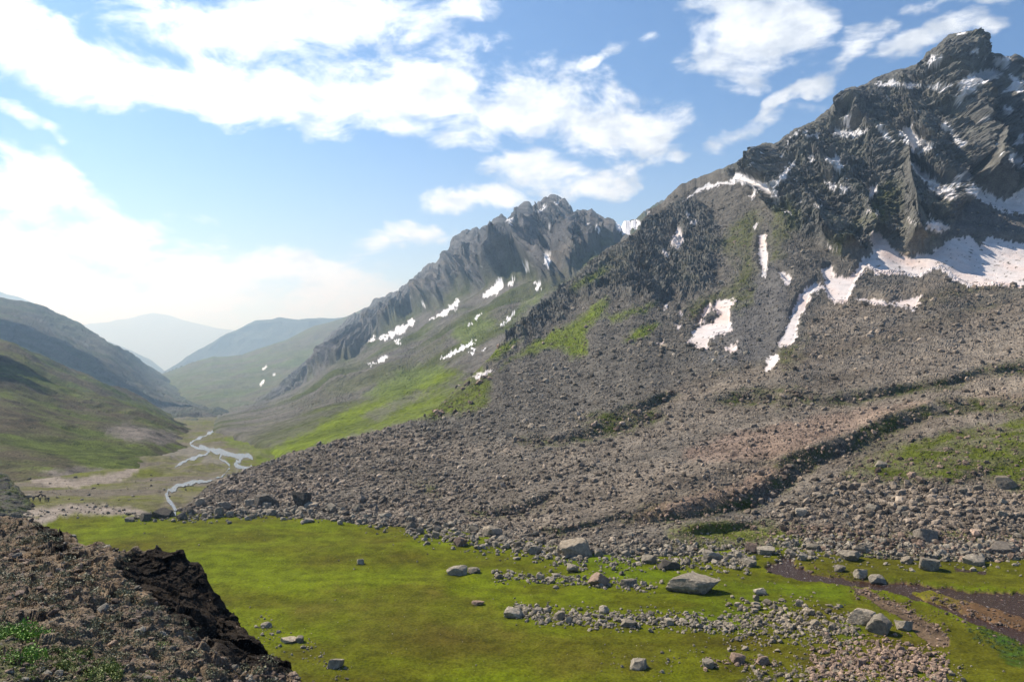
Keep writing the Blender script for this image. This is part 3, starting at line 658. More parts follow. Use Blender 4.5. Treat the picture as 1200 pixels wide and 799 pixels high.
# ------------------------------------------------------------------ main mountain with scree and moraine (D)
crestD = [(150, 606), (205, 600), (222, 592), (230, 583), (240, 572), (262, 560), (300, 546), (340, 531), (400, 515), (433, 507), (467, 497), (500, 487), (515, 474), (530, 460), (545, 446), (560, 434), (572, 422), (580, 412), (588, 403), (600, 391), (617, 377), (632, 360), (647, 348), (667, 332), (690, 310), (713, 292), (735, 279), (750, 268), (757, 258), (760, 246), (777, 237), (790, 223), (797, 218), (805, 214),
          (818, 208), (833, 202), (845, 198), (860, 192), (870, 187), (882, 176), (897, 167), (905, 169), (913, 166), (933, 153), (950, 144), (967, 133), (975, 126), (987, 115), (992, 106), (1005, 102), (1017, 98), (1033, 88), (1045, 85), (1060, 80), (1077, 75), (1083, 68), (1087, 62), (1095, 57), (1102, 53), (1108, 46), (1113, 42), (1122, 40), (1131, 38),
          (1136, 44), (1140, 49), (1150, 48), (1155, 50), (1158, 62), (1163, 68), (1172, 68), (1183, 65), (1190, 64), (1200, 68), (1230, 80), (1280, 70), (1360, 100), (1450, 120)]
def T(lst): return lst
depthD = Depth({150: [(640, 226), (605, 232), (590, 255)], 230: [(640, 226), (600, 232), (585, 250), (572, 270)],
    300: [(640, 226), (600, 232), (570, 272), (546, 330)],
    400: [(640, 216), (608, 222), (560, 275), (515, 370)],
    500: [(660, 206), (618, 212), (560, 265), (520, 330), (488, 430)],
    590: [(670, 194), (632, 200), (560, 255), (520, 305), (480, 385), (440, 500), (400, 680)],
    700: [(680, 182), (646, 188), (600, 215), (560, 242), (520, 290), (480, 365), (440, 465), (400, 590), (350, 760), (300, 980)],
    800: [(690, 181), (648, 187), (600, 210), (560, 238), (520, 285), (480, 345), (440, 430), (400, 550), (350, 700), (300, 860), (250, 1030), (208, 1160)],
    900: [(690, 188), (640, 194), (600, 215), (560, 242), (520, 280), (480, 335), (440, 415), (400, 520), (350, 660), (300, 790), (250, 920), (165, 1120)],
    1000: [(690, 180), (650, 186), (600, 212), (560, 235), (520, 268), (480, 320), (440, 400), (400, 495), (350, 620), (310, 720), (250, 830), (170, 980), (100, 1140)],
    1125: [(690, 176), (655, 182), (600, 205), (560, 225), (520, 250), (490, 278), (470, 325), (440, 390), (400, 480), (350, 590), (320, 690), (250, 800), (150, 940), (40, 1120)],
    1250: [(690, 176), (655, 182), (600, 200), (560, 218), (520, 240), (480, 272), (455, 330), (420, 420), (380, 500), (350, 580), (300, 720), (240, 820), (150, 950), (60, 1130)],
    1450: [(690, 176), (655, 182), (600, 200), (560, 218), (520, 240), (480, 272), (455, 330), (420, 420), (380, 500), (350, 580), (300, 720), (240, 820), (150, 950), (60, 1130)]})
z7 = lambda p: zp(800, 260, 0.3505, p)
z5 = lambda p: zp(400, 220, 1 / 3, p)
z6 = lambda p: zp(800, 20, 1 / 3, p)
z8 = lambda p: zp(400, 400, 1 / 3, p)
BANDS = [z7([(60, 605), (180, 565), (330, 548), (480, 580), (620, 560), (760, 545), (900, 520), (1000, 490), (1141, 465), (1400, 430), (1400, 500), (1141, 512), (1000, 512), (900, 555), (760, 575), (600, 605), (450, 615), (330, 605), (150, 615)]),
         z3([(1300, -95), (1200, -90), (960, -80), (860, -60), (700, -45), (560, -5), (440, 10), (370, 10), (330, 40), (290, 88), (140, 108), (0, 150), (-180, 195), (-260, 200), (-100, 215), (0, 212), (250, 172), (350, 112), (430, 50), (500, 5), (590, -30), (680, -60), (740, -90), (800, -112), (900, -105), (1300, -120)]),
         z8([(430, 590), (520, 598), (620, 570), (760, 525), (720, 570), (640, 612), (540, 622), (460, 617)]),
         z8([(680, 662), (850, 640), (1000, 600), (1190, 545), (1000, 625), (880, 652), (760, 685)]),
         z8([(800, 262), (950, 245), (1100, 190), (1200, 180), (1100, 240), (940, 285), (850, 287)]),
         z8([(600, 340), (760, 330), (960, 270), (1140, 240), (1140, 270), (960, 330), (780, 365), (640, 370)]),
         z8([(240, 490), (300, 480), (345, 530), (330, 560), (260, 520)]),
         z3([(0, 235), (120, 215), (260, 225), (200, 250), (60, 265), (0, 262)])]
BANDS[1] = [(1300, 462), (1200, 463), (1141, 466), (1100, 467), (1052, 482), (1030, 487), (1000, 508), (960, 520), (930, 528), (912, 540), (900, 556), (880, 572), (845, 578), (800, 590), (745, 603), (715, 610), (760, 613), (800, 611), (883, 597), (917, 577), (943, 557), (967, 541), (1000, 528), (1035, 515), (1060, 503), (1095, 490), (1141, 484), (1200, 482), (1300, 480)]
CRAG_HI = [(845, 200), (860, 188), (897, 160), (960, 125), (1030, 80), (1100, 40), (1140, 20), (1220, 50), (1460, 60), (1460, 300), (1250, 250), (1200, 245), (1160, 225), (1125, 215), (1122, 245), (1110, 275), (1085, 298), (1060, 302), (1040, 285), (1024, 275), (1015, 300), (985, 305), (955, 285), (925, 270), (905, 250), (885, 225), (870, 215)]
CRAG_MID = [(583, 408), (600, 388), (640, 350), (690, 306), (740, 272), (760, 262), (800, 240), (830, 250), (850, 285), (840, 320), (830, 345), (800, 352), (780, 350), (760, 358), (735, 352), (705, 350), (680, 358), (650, 385), (620, 398), (600, 408)]
SNOW_D = [z6(p) for p in ([(0, 650), (30, 622), (60, 603), (110, 583), (165, 578), (190, 545), (215, 552), (250, 568), (290, 588), (330, 573), (350, 558), (360, 530), (385, 505), (405, 503), (385, 532), (352, 578), (322, 602), (342, 640), (325, 662), (313, 625), (270, 603), (200, 585), (120, 595), (50, 617)],
    [(490, 490), (530, 500), (540, 477), (562, 510), (582, 515), (555, 530), (555, 552), (530, 525)], [(533, 393), (590, 403), (652, 393), (640, 412), (600, 427), (528, 417)], [(395, 408), (480, 412), (478, 420), (395, 416)], [(680, 378), (700, 382), (738, 442), (715, 432)],
    [(760, 400), (800, 383), (822, 418), (862, 440), (897, 455), (850, 472), (830, 492), (813, 480), (803, 455), (773, 437)], [(803, 503), (850, 543), (900, 588), (962, 610), (960, 648), (920, 632), (868, 602), (818, 547)], [(960, 560), (1012, 538), (1012, 572), (980, 577), (975, 600), (940, 600)],
    [(975, 588), (1020, 588), (1070, 623), (1130, 650), (1200, 598), (1320, 560), (1400, 640), (1200, 692), (1160, 697), (1120, 682), (1060, 652), (1010, 622)], [(858, 160), (870, 140), (912, 138), (915, 162), (870, 178)], [(668, 235), (740, 225), (830, 238), (860, 245), (955, 233), (905, 262), (850, 252), (790, 247), (700, 242)],
    [(970, 235), (1020, 198), (1090, 183), (1122, 200), (1080, 227), (1040, 242), (1030, 262), (990, 275), (1010, 292), (985, 302), (943, 297), (975, 262)], [(1088, 148), (1152, 138), (1145, 192), (1118, 182)], [(1148, 198), (1200, 233), (1260, 250), (1260, 275), (1200, 262), (1118, 267), (1160, 235)], [(1018, 112), (1047, 102), (1042, 125), (1013, 127)],
    [(1125, 313), (1158, 320), (1150, 342), (1125, 337)], [(903, 375), (920, 368), (957, 410), (987, 440), (1000, 452), (970, 452), (938, 405)], [(1180, 420), (1200, 408), (1200, 440), (1160, 457)], [(1148, 480), (1190, 488), (1200, 520), (1170, 532)], [(570, 343), (592, 348), (587, 382), (568, 382)],
    [(493, 575), (545, 600), (520, 607)], [(548, 588), (582, 600), (560, 622)], [(655, 600), (692, 588), (667, 642), (653, 637)], [(455, 653), (492, 665), (470, 674)], [(348, 673), (382, 683), (375, 702)], [(850, 713), (900, 735), (947, 740), (900, 757), (858, 742)], [(668, 748), (705, 782), (680, 800), (658, 780)],
    [(445, 488), (462, 500), (455, 517)], [(248, 598), (260, 608), (246, 642), (238, 632)], [(5, 688), (40, 688), (20, 702)], [(25, 713), (57, 720), (30, 732)], [(238, 742), (267, 723), (257, 747)], [(965, 60), (990, 52), (1000, 62), (975, 70)], [(225, 505), (250, 515), (245, 525)], [(340, 470), (355, 490), (350, 498)], [(360, 430), (395, 418), (375, 450)],
    [(800, 380), (818, 360), (815, 375), (803, 392)], [(1045, 355), (1080, 350), (1060, 372)], [(650, 678), (665, 680), (655, 692)], [(668, 682), (695, 684), (685, 694)], [(712, 278), (728, 285), (722, 300)], [(790, 710), (820, 722), (812, 732)], [(410, 635), (422, 640), (415, 655)])]
SNOW_D += [z7(p) for p in ([(258, 50), (278, 40), (282, 100), (287, 150), (280, 187), (262, 167), (253, 90)], [(318, 163), (360, 183), (364, 212), (345, 207)], [(18, 402), (45, 353), (90, 340), (130, 310), (100, 295), (113, 263), (178, 258), (160, 300), (162, 360), (130, 377), (95, 387), (82, 427), (55, 427)],
    [(43, 347), (90, 273), (100, 285), (60, 347)], [(128, 415), (187, 408), (170, 442)], [(273, 497), (285, 453), (318, 438), (322, 465), (295, 497)],
    [(318, 412), (345, 360), (370, 290), (395, 240), (440, 205), (480, 215), (463, 160), (500, 148), (512, 183), (560, 188), (600, 128), (635, 110), (633, 28), (680, 58), (720, 108), (760, 123), (830, 108), (890, 58), (960, 48), (990, 80), (1020, 53), (1141, 73), (1400, 60), (1400, 240), (1141, 217), (1060, 212), (960, 217), (900, 192), (860, 152), (790, 187), (730, 177), (650, 175), (620, 153), (585, 190), (560, 240), (550, 272), (500, 267), (470, 220), (430, 240), (415, 290), (395, 320), (385, 350), (380, 397), (365, 412), (330, 417)],
    [(578, 260), (620, 253), (690, 270), (802, 248), (777, 297), (740, 282), (640, 277)], [(478, 73), (522, 95), (500, 100)], [(820, -20), (870, 5), (895, 18), (850, 25)])]
SNOW_D += [z5(p) for p in ([(453, 667), (500, 648), (535, 638), (525, 652), (480, 670)], [(1155, 200), (1180, 138), (1205, 180), (1192, 212)], [(1128, 220), (1152, 223), (1142, 252)], [(1130, 412), (1150, 415), (1140, 432)], [(1180, 438), (1200, 435), (1195, 450)], [(1170, 485), (1195, 480), (1185, 500)], [(1115, 545), (1135, 543), (1125, 556)], [(1058, 92), (1088, 75), (1082, 92), (1062, 102)])]
GRASS_D = [z5([(935, 388), (900, 405), (850, 445), (780, 488), (700, 530), (600, 595), (540, 640), (620, 592), (700, 572), (770, 555), (810, 600), (860, 590), (870, 550), (850, 515), (900, 460), (930, 430)]), z5([(935, 452), (1040, 425), (1125, 398), (1110, 412), (1000, 452), (950, 467)]), z5([(460, 612), (520, 570), (570, 548), (640, 525), (620, 545), (540, 600), (500, 620)]),
           z5([(990, 540), (1060, 480), (1130, 480), (1070, 520), (1010, 545)]), z5([(820, 340), (900, 290), (960, 280), (880, 330), (800, 360)])]
GRASS_D2 = [z7([(0, 320), (60, 260), (150, 220), (200, 170), (215, 100), (150, 130), (120, 60), (170, 10), (230, -40), (260, -20), (235, 60), (230, 150), (240, 220), (220, 290), (190, 290), (120, 250), (40, 320)]), z7([(290, -60), (350, -70), (400, -20), (360, 50), (320, 130), (290, 140), (300, 60), (310, 0)]), z7([(320, 430), (380, 420), (440, 350), (400, 420), (350, 490), (320, 490)]),
            z7([(480, 60), (560, 20), (600, -30), (560, 60), (520, 90)]), z6([(660, 620), (740, 560), (780, 640), (740, 720), (670, 700)])]
MOUND = z3([(520, 60), (590, 20), (700, -30), (800, -70), (900, -95), (1100, -125), (1200, -160), (1500, -200), (1500, 130), (1200, 110), (1050, 60), (900, 80), (760, 75), (640, 90)])
def lobes(px, py):
    """tongues of debris that crept down the slope: long, gently inclined swells"""
    v = py + 0.20 * (px - 700) * np.clip((px - 560) / 300, 0.1, 1) + 9 * np.sin(px / 97.0)
    return fbm(np.stack([px.ravel() * 0.11, v.ravel(), 0 * px.ravel()], -1), 30, 3, 0.5, 233).reshape(px.shape)
def wD(px, py):
    m = np.zeros(px.shape)
    for pl in BANDS: m += inpoly(px, py, pl)
    lb = lobes(px, py); low = np.clip((py - 400) / 60, 0, 1) * np.clip((660 - py) / 30, 0, 1)
    m = np.clip(m, 0, 1) + 0.62 * low * np.clip((lb - 0.05) * 4, 0, 1)
    m = blur(blur(np.clip(m, 0, 1), 3, 0), 12, 1)
    hm = blur(blur(inpoly(px, py, CRAG_HI).astype(float), 8, 0), 16, 1)
    return (1 - 0.86 * m) * (1 - 0.45 * hm)
def make_D():
    G, nf, PX, PY = layer(depthD, crestD, [(100, 640), (228, 625), (400, 640), (540, 665), (700, 685), (1500, 690)], 206, 1360, 1.0, 640, jag=3.0, jag_len=11, back=(700, 0.75, 30), weight=wD, seed=201, pre_blur=6, reach=50)
    sh = G.shape[:2]; n = normals(blur(blur(G, 4, 0), 4, 1)); P = G.reshape(-1, 3); px, py = project(G)
    hi = blur(blur(soft(px, py, [CRAG_HI], 6, 203, 24), 4, 0), 4, 1); mid = blur(blur(soft(px, py, [CRAG_MID], 8, 204, 24), 3, 0), 3, 1)
    hi[nf:] = (px[nf:] > 840) * 0.7; mid[nf:] = (px[nf:] <= 840) * (px[nf:] > 590) * 0.5
    cr = np.clip(hi + mid * 0.55, 0, 1)
    # buttresses and gullies run down the face, leaning with the strata
    Q = P * np.array([1, 0.6, 0.28]); Q[:, 0] -= P[:, 2] * 0.22
    rb = ribs(px, py, [([(890, 190), (905, 212), (938, 238), (965, 268), (988, 300)], 24, 30), ([(994, 120), (1003, 150), (1040, 185), (1062, 212), (1075, 258), (1070, 296)], 26, 42), ([(1127, 54), (1122, 74), (1108, 100), (1118, 135), (1135, 172), (1150, 210), (1160, 232)], 30, 52),
                       ([(1167, 82), (1172, 120), (1187, 160), (1200, 222)], 24, 40), ([(930, 152), (950, 180), (976, 202), (1000, 232), (1018, 272)], 20, 26), ([(1055, 80), (1072, 120), (1090, 150), (1096, 190), (1110, 240)], 20, 26), ([(850, 192), (868, 215), (890, 250)], 12, 14), ([(1240, 70), (1250, 150), (1240, 230)], 40, 60), ([(1320, 80), (1330, 160), (1330, 250)], 40, 60)])
    r1 = fbm(Q, 75, 7, 0.62, 205, ridged=True).reshape(sh)
    r2 = fbm(P * np.array([1, 0.9, 0.75]) , 24, 5, 0.6, 206, ridged=True).reshape(sh)
    fa = facets(P * np.array([1, 0.9, 0.5]), 15, 7).reshape(sh); fb = facets(P, 6, 9).reshape(sh)
    sn0 = np.zeros(sh, bool)
    for pl in SNOW_D: sn0 |= inpoly(px, py, pl)
    sns = blur(blur(sn0.astype(float), 3, 0), 3, 1)
    near = np.clip((G[..., 1] - 180) / 500, 0.05, 1)
    lo1 = fbm(P, 26, 3, 0.5, 207).reshape(sh); lo2 = fbm(P, 70, 3, 0.5, 208, ridged=True).reshape(sh)
    sm = facets(P, 3.2, 11).reshape(sh)
    hum = fbm(P * np.array([0.55, 1, 1]), 30, 4, 0.55, 209, ridged=True).reshape(sh) - 0.2; fc = facets(P, 2.6, 12).reshape(sh)
    d_extra = (hi + mid) * fc * 1.9
    top = np.clip((G[..., 1] - 420) / 200, 0, 1)
    d = hi * (rb * 0.95 + r1 * 15 + r2 * 12 + fa * 5.5 + fb * 4.0) + mid * (r1 * 7 + r2 * 7.5 + fa * 3.2 + fb * 1.8) + (1 - cr) * (lo1 * 2.2 * near + hum * (0.9 + 2.2 * near) * np.clip((690 - py) / 60, 0.1, 1) + lo2 * 4 * top + sm * 0.42 * (0.5 + near)) + (1 - cr) * top * (r2 * 1.6)
    d = (d + d_extra) * (1 - 0.85 * sns)
    fade = np.ones(G.shape[0]); fade[nf - 30:nf] = np.linspace(1, 0.10, 30); fade[nf:] = 0.05
    dirn = n * np.array([1.0, 0.8, 0.30]) + np.array([-0.12, -0.4, 0.0])
    D = n * (1 - hi[..., None]) + dirn * hi[..., None]
    G = G + D * (d * fade[:, None])[..., None]
    px, py = project(G); P = G.reshape(-1, 3)
    a = fbm(P, 80, 6, 0.6, 220).reshape(sh); b = fbm(P, 9, 5, 0.62, 221).reshape(sh); e = fbm(P * np.array([1, 0.5, 0.5]), 28, 4, 0.6, 222).reshape(sh)
    rock = np.array([0.116, 0.113, 0.102]) * np.clip(1 + 1.3 * b + 0.7 * e, 0.35, 2.2)[..., None] + np.array([0.035, 0.03, 0.01]) * np.clip(a * 2, 0, 1)[..., None]
    veg = np.clip(e * 2.5 + b - 0.15, 0, 1)[..., None] * 0.6
    rock = rock * (1 - veg) + np.array([0.07, 0.075, 0.03]) * veg
    scree = np.array([0.122, 0.112, 0.096]) * (1 + 0.5 * b)[..., None]
    lb = lobes(px, py)
    mor = np.array([0.190, 0.160, 0.126]) * np.clip(1 + 0.55 * b - 0.9 * lb, 0.4, 1.9)[..., None]
    hol = np.clip((lb - 0.16) * 5, 0, 1) * np.clip(0.3 + 1.5 * b + a, 0, 1); mor = mor * (1 - 0.7 * hol[..., None]) + np.array([0.075, 0.085, 0.022]) * 0.7 * hol[..., None]
    # moraine: pinkish stones low down, in drawn-out streaks; grey boulder field further up
    mm = soft(px, py, [[(200, 620), (240, 565), (400, 512), (470, 505), (560, 525), (640, 520), (720, 490), (760, 470), (820, 440), (900, 430), (935, 400), (980, 350), (1060, 330), (1200, 300), (1460, 280), (1460, 720), (200, 720)]], 14, 230, 50)
    streak = fbm(np.stack([px.ravel() * 0.28 + py.ravel() * 0.9, py.ravel() - px.ravel() * -0.22, 0 * px.ravel()], -1), 26, 4, 0.6, 231).reshape(sh)
    mm = np.clip(mm * (0.72 + streak * 1.3), 0, 1)[..., None]
    cc = scree * (1 - mm) + mor * mm
    ck = np.clip(cr * 1.4 + 0.3 * b * (cr > 0.05), 0, 1)[..., None]
    cc = cc * (1 - ck) + rock * ck
    fan = soft(px, py, [z7([(150, 300), (230, 200), (300, 120), (330, 200), (370, 300), (350, 350), (320, 400), (290, 450), (180, 480), (60, 470), (30, 430)]), z6([(960, 600), (1060, 670), (1200, 700), (1200, 760), (960, 760)])], 5, 240, 20)[..., None]
    cc = cc * (1 - fan) + np.array([0.118, 0.112, 0.105]) * (1 + 0.3 * b)[..., None] * fan
    tongue = zp(400, 400, 1 / 3, [(240, 270), (200, 200), (330, 105), (400, 60), (470, 70), (520, 110), (520, 200), (500, 240), (300, 270)])
    tgd = soft(px, py, [tongue], 6, 277, 20)[..., None] * np.clip(0.9 + a * 1.5 + b, 0, 1)[..., None] * 0.9
    cc = cc * (1 - tgd) + np.array([0.095, 0.120, 0.014]) * (1 + 0.4 * b)[..., None] * tgd
    g1 = soft(px, py, GRASS_D, 5, 250, 16)[..., None] * np.clip(0.9 + b * 0.9, 0, 1)[..., None]
    cc = cc * (1 - g1) + np.array([0.125, 0.16, 0.020]) * (1 + 0.35 * b)[..., None] * g1
    g2 = soft(px, py, GRASS_D2, 9, 260, 22)[..., None] * np.clip(0.65 + b * 1.2 + e, 0, 1)[..., None] * 0.9
    cc = cc * (1 - g2) + np.array([0.085, 0.095, 0.022]) * g2
    bd = soft(px, py, BANDS, 6, 270, 20)[..., None] * np.clip(0.62 + b * 1.8 + e * 0.8, 0, 1)[..., None]
    cc = cc * (1 - bd) + np.array([0.055, 0.066, 0.016]) * (1 + 0.5 * b)[..., None] * bd
    mo = soft(px, py, [MOUND], 8, 280, 24)[..., None] * np.clip(0.85 + b * 1.4 + e * 0.6, 0, 1)[..., None]
    cc = cc * (1 - mo) + np.array([0.075, 0.090, 0.014]) * (1 + 0.4 * e)[..., None] * mo
    toe = soft(px, py, [z3([(-60, 235), (120, 215), (260, 215), (420, 225), (600, 240), (850, 250), (1300, 260), (1300, 500), (-60, 500)])], 6, 290, 20)[..., None] * np.clip(0.6 + b * 1.6, 0, 1)[..., None]
    cc = cc * (1 - toe) + np.array([0.10, 0.115, 0.018]) * toe
    ps = soft(px, py, [z8([(1000, 622), (1100, 575), (1200, 545), (1400, 500), (1500, 440), (1560, 440), (1480, 520), (1300, 590), (1190, 600), (1080, 640)]), z7([(0, 760), (200, 700), (400, 660), (640, 620), (760, 600), (1141, 570), (1141, 585), (860, 590), (700, 640), (560, 700), (440, 740), (300, 799), (0, 799)])], 6, 300, 20)[..., None] * 0.5
    cc = cc * (1 - ps) + np.array([0.25, 0.165, 0.125]) * (1 + 0.45 * b)[..., None] * ps
    c = np.ones(sh + (4,)); c[..., :3] = np.clip(cc, 0.01, 1)
    wx, wy = warp(px, py, 8, 2.3, 210); sn = np.zeros(sh, bool)
    for pl in SNOW_D: sn |= inpoly(wx, wy, pl)
    dirty = np.clip(0.25 + e * 1.5 + a, 0, 1)
    low = np.clip((py - 200) / 100, 0, 1)
    sp = fbm(P, 5, 3, 0.6, 216).reshape(sh)
    sn &= ~((sp > 0.30 - 0.1 * (sns < 0.75)) & (low > 0.3)) & ~((sp > 0.28) & (sns < 0.5))
    patch = (hi > 0.5) & (n[..., 2] > 0.5) & (fbm(P, 15, 4, 0.6, 212).reshape(sh) > 0.40)
    sc_ = np.array([0.62, 0.605, 0.60])[None] * np.ones((sn.sum(), 1)) * (1 - np.array([0.10, 0.22, 0.28])[None] * (low * (0.35 + 1.1 * dirty))[sn][:, None]) * np.clip(1 + 0.5 * np.minimum(b, 0) + 0.3 * e, 0.6, 1.1)[sn][:, None]
    c[sn, :3] = sc_; c[sn, 3] = 0.25
    c[patch & ~sn, :3] = 0.72; c[patch & ~sn, 3] = 0.3
    grid_object('main_mountain', G, mat_D, c).data.shade_flat()
    return G[:nf], c[:nf], sn[:nf], cr[:nf]
mat_D = ground_material('stony_slope_material', 1.3, 9, 0.75, 0.42)
GD, cD, snD, crD = make_D()

# ------------------------------------------------------------------ rocks
def ico(sub):
    bm = bmesh.new(); bmesh.ops.create_icosphere(bm, subdivisions=sub, radius=1.0)
    bm.verts.ensure_lookup_table()
    V = np.array([v.co[:] for v in bm.verts]); F = np.array([[v.index for v in f.verts] for f in bm.faces]); bm.free()
    return V / np.linalg.norm(V, axis=1)[:, None], F
ICO = {s: ico(s) for s in (1, 2, 3, 4)}
def rotmats(N, tilt=0.5, R=rng):
    a = R.uniform(0, 2 * PI, N); b = R.normal(0, tilt, N); c = R.normal(0, tilt, N)
    ca, sa, cb, sb, cc, s_ = np.cos(a), np.sin(a), np.cos(b), np.sin(b), np.cos(c), np.sin(c)
    Z = np.zeros(N); O = np.ones(N)
    Rz = np.stack([ca, -sa, Z, sa, ca, Z, Z, Z, O], -1).reshape(N, 3, 3)
    Rx = np.stack([O, Z, Z, Z, cb, -sb, Z, sb, cb], -1).reshape(N, 3, 3)
    Ry = np.stack([cc, Z, s_, Z, O, Z, -s_, Z, cc], -1).reshape(N, 3, 3)
    return Rz @ Rx @ Ry
def rock_shape(seed, sub, planes=11, rough=0.05, flatten=0.7, lumpy=0.0):
    """angular block: a ball cut by random joint planes, then weathered"""
    R = np.random.default_rng(seed); V, F = ICO[sub]
    n = R.normal(size=(planes, 3)); n /= np.linalg.norm(n, axis=1)[:, None]; d = R.uniform(0.55, 1.0, planes)
    ax = rotmats(1, 0.25, R)[0]; n = np.concatenate([n, ax, -ax]); d = np.concatenate([d, R.uniform(0.58, 0.86, 6)])
    dp = V @ n.T
    r = np.where(dp > 0.05, d / np.maximum(dp, 0.05), 9).min(1); r = np.minimum(r, 1.3)
    r = r * (1 + rough * fbm(V + seed, 0.45, 4, 0.7, seed % 50))
    W = V * r[:, None]
    W[:, 2] *= flatten
    return W, F
def scatter_mesh(name, C, S, colr, mat, sub=1, nvar=24, seed=0, flatten=0.75, tilt=0.5, kind='stuff'):
    """many small stones as one uncountable mass"""
    N = len(C); R = np.random.default_rng(seed); var = R.integers(0, nvar, N); Vs, Fs, Cs = [], [], []; off = 0
    for k in range(nvar):
        i = np.where(var == k)[0]
        if not len(i): continue
        W, F = rock_shape(1000 + seed * 50 + k, sub, 8, 0.04, flatten)
        sc3 = S[i][:, None] * R.uniform(0.7, 1.3, (len(i), 3)) * 0.5
        V = np.einsum('nij,nvj->nvi', rotmats(len(i), tilt, R), W[None] * sc3[:, None]) + C[i][:, None]
        Vs.append(V.reshape(-1, 3)); Fs.append((F[None] + (np.arange(len(i)) * len(W))[:, None, None]).reshape(-1, 3) + off); off += V.shape[0] * V.shape[1]
        cc = np.ones((len(i), len(W), 4)); cc[..., :3] = colr[i][:, None]; Cs.append(cc.reshape(-1, 4))
    o = mesh_np(name, np.concatenate(Vs), np.concatenate(Fs), mat, np.concatenate(Cs), flat=True)
    return tag(o, kind=kind)
mat_rock = rock_material('boulder_material', None)
mat_scree = rock_material('scree_material', None, 1.0, True, 0.15)
GREY = np.array([0.262, 0.226, 0.172]); PINK = np.array([0.29, 0.205, 0.150]); TAN = np.array([0.27, 0.225, 0.165]); DARK = np.array([0.090, 0.077, 0.062])
def make_scree():
    # boulder field and moraine on the main mountain
    sh = GD.shape[:2]; px, py = project(GD)
    prob = np.zeros(sh)
    field = soft(px, py, [[(205, 640), (228, 592), (262, 560), (400, 515), (500, 488), (560, 478), (600, 440), (640, 420), (700, 410), (760, 380), (820, 360), (860, 400), (890, 440), (930, 400), (975, 350), (1100, 350), (1220, 300), (1360, 300), (1360, 690), (205, 690)]], 8, 310, 30)
    prob += field * 1.0
    prob += soft(px, py, [z3([(330, 200), (500, 80), (640, 90), (900, 90), (1300, 130), (1300, 340), (700, 330), (360, 260)])], 5, 311) * 2.2
    gr = (cD[..., 1] > cD[..., 0] * 1.08); prob *= np.where(gr, 0.12, 1.0)
    prob += (crD < 0.3) * (py > 230) * 0.22
    prob[snD] = 0
    sel = py > (700 if False else 0)
    w = (prob * (py < 672)).ravel(); w /= w.sum()
    N = 82000
    idx = rng.choice(len(w), N, p=w); i, j = np.divmod(idx, sh[1]); i = np.clip(i, 0, sh[0] - 2); j = np.clip(j, 0, sh[1] - 2)
    a, b = rng.random((2, N, 1))
    Pp = GD[i, j] * (1 - a) * (1 - b) + GD[i + 1, j] * a * (1 - b) + GD[i, j + 1] * (1 - a) * b + GD[i + 1, j + 1] * a * b
    spx = 1.12 * rng.random(N) ** (-1 / 2.05); spx = np.clip(spx, 0, 9)
    ppx, ppy = project(Pp); big = ((ppx > 860) & (ppy > 555)); spx[big] *= 1.35
    belt = fbm(Pp * np.array([0.4, 1, 1]), 26, 4, 0.6, 319); spx = spx * np.clip(1 + 0.9 * belt, 0.55, 1.9)
    S = spx * Pp[:, 1] / FPX
    base = cD[i, j, :3]; lum = base.mean(1, keepdims=True)
    mixk = rng.random((N, 1)); pk = np.clip((base[:, :1] / (base[:, 2:3] + 1e-3) - 1.1) * 1.0, 0, 1)
    cc = (GREY * (1 - pk) + PINK * pk) * (0.34 + 0.98 * mixk) * np.where(rng.random((N, 1)) < 0.05, 1.5, 1) * np.clip(1 + 0.8 * fbm(Pp, 34, 4, 0.6, 318), 0.5, 1.6)[:, None]
    Pp[:, 2] += S * 0.10
    scatter_mesh('scree_stones', Pp, S, cc * 0.85, mat_scree, 1, 24, 3)
make_scree()

# ------------------------------------------------------------------ boulders: every one its own object
def ground_F(px, py):
    Y = float(dF(px, py)); p = pt(np.float64(px), np.float64(py), Y); return p
GDpx, GDpy = project(GD)
def ground_D(px, py):
    """visible point of the mountain surface in that direction"""
    j = int(np.clip(round(px - 206), 0, GD.shape[1] - 1)); colp = GDpy[:, j]
    i = np.argmax(colp < py); return GD[i, j].copy()
GFg = GF; GFpx, GFpy = project(GF)
def ground(px, py):
    """nearest land surface along the direction: meadow or mountain foot"""
    j = int(np.clip(round(px + 320), 0, GF.shape[1] - 1)); i = int(np.argmin(np.abs(GFpy[:, j] - py))); pf = GF[i, j].copy()
    if px > 210:
        cj = GDpy[:, int(np.clip(round(px - 206), 0, GD.shape[1] - 1))]
        if cj.min() < py < cj.max():
            pd = ground_D(px, py)
            if pd[1] < pf[1] + 2: return pd
    return pf
def boulder(px, yb, w, h, colr, label, seed, sub=4, name='boulder', group=None, fl=None, planes=10):
    p = ground(px, yb); k = p[1] / FPX; h *= 0.92; W, H = w * k, h * k
    fl = 0.8
    V, F = rock_shape(seed, sub, planes, 0.10, 1.0)
    V = V / np.array([np.ptp(V[:, 0]), np.ptp(V[:, 1]), np.ptp(V[:, 2])]); V -= (V.max(0) + V.min(0)) / 2
    D = min(W, max(H * 1.4, W * 0.7))
    V = V * np.array([W, D, H * 1.25]); V[:, 2] += H * 0.5 - H * 0.22
    o = mesh_np(name, V, F, mat_rock, flat=(sub < 3))
    if sub >= 3:
        o.data.set_sharp_from_angle(angle=math.radians(22))
    o.location = (p[0], p[1] + D * 0.35, p[2]); o.color = tuple(colr) + (1,)
    return tag(o, label, 'boulder', group)
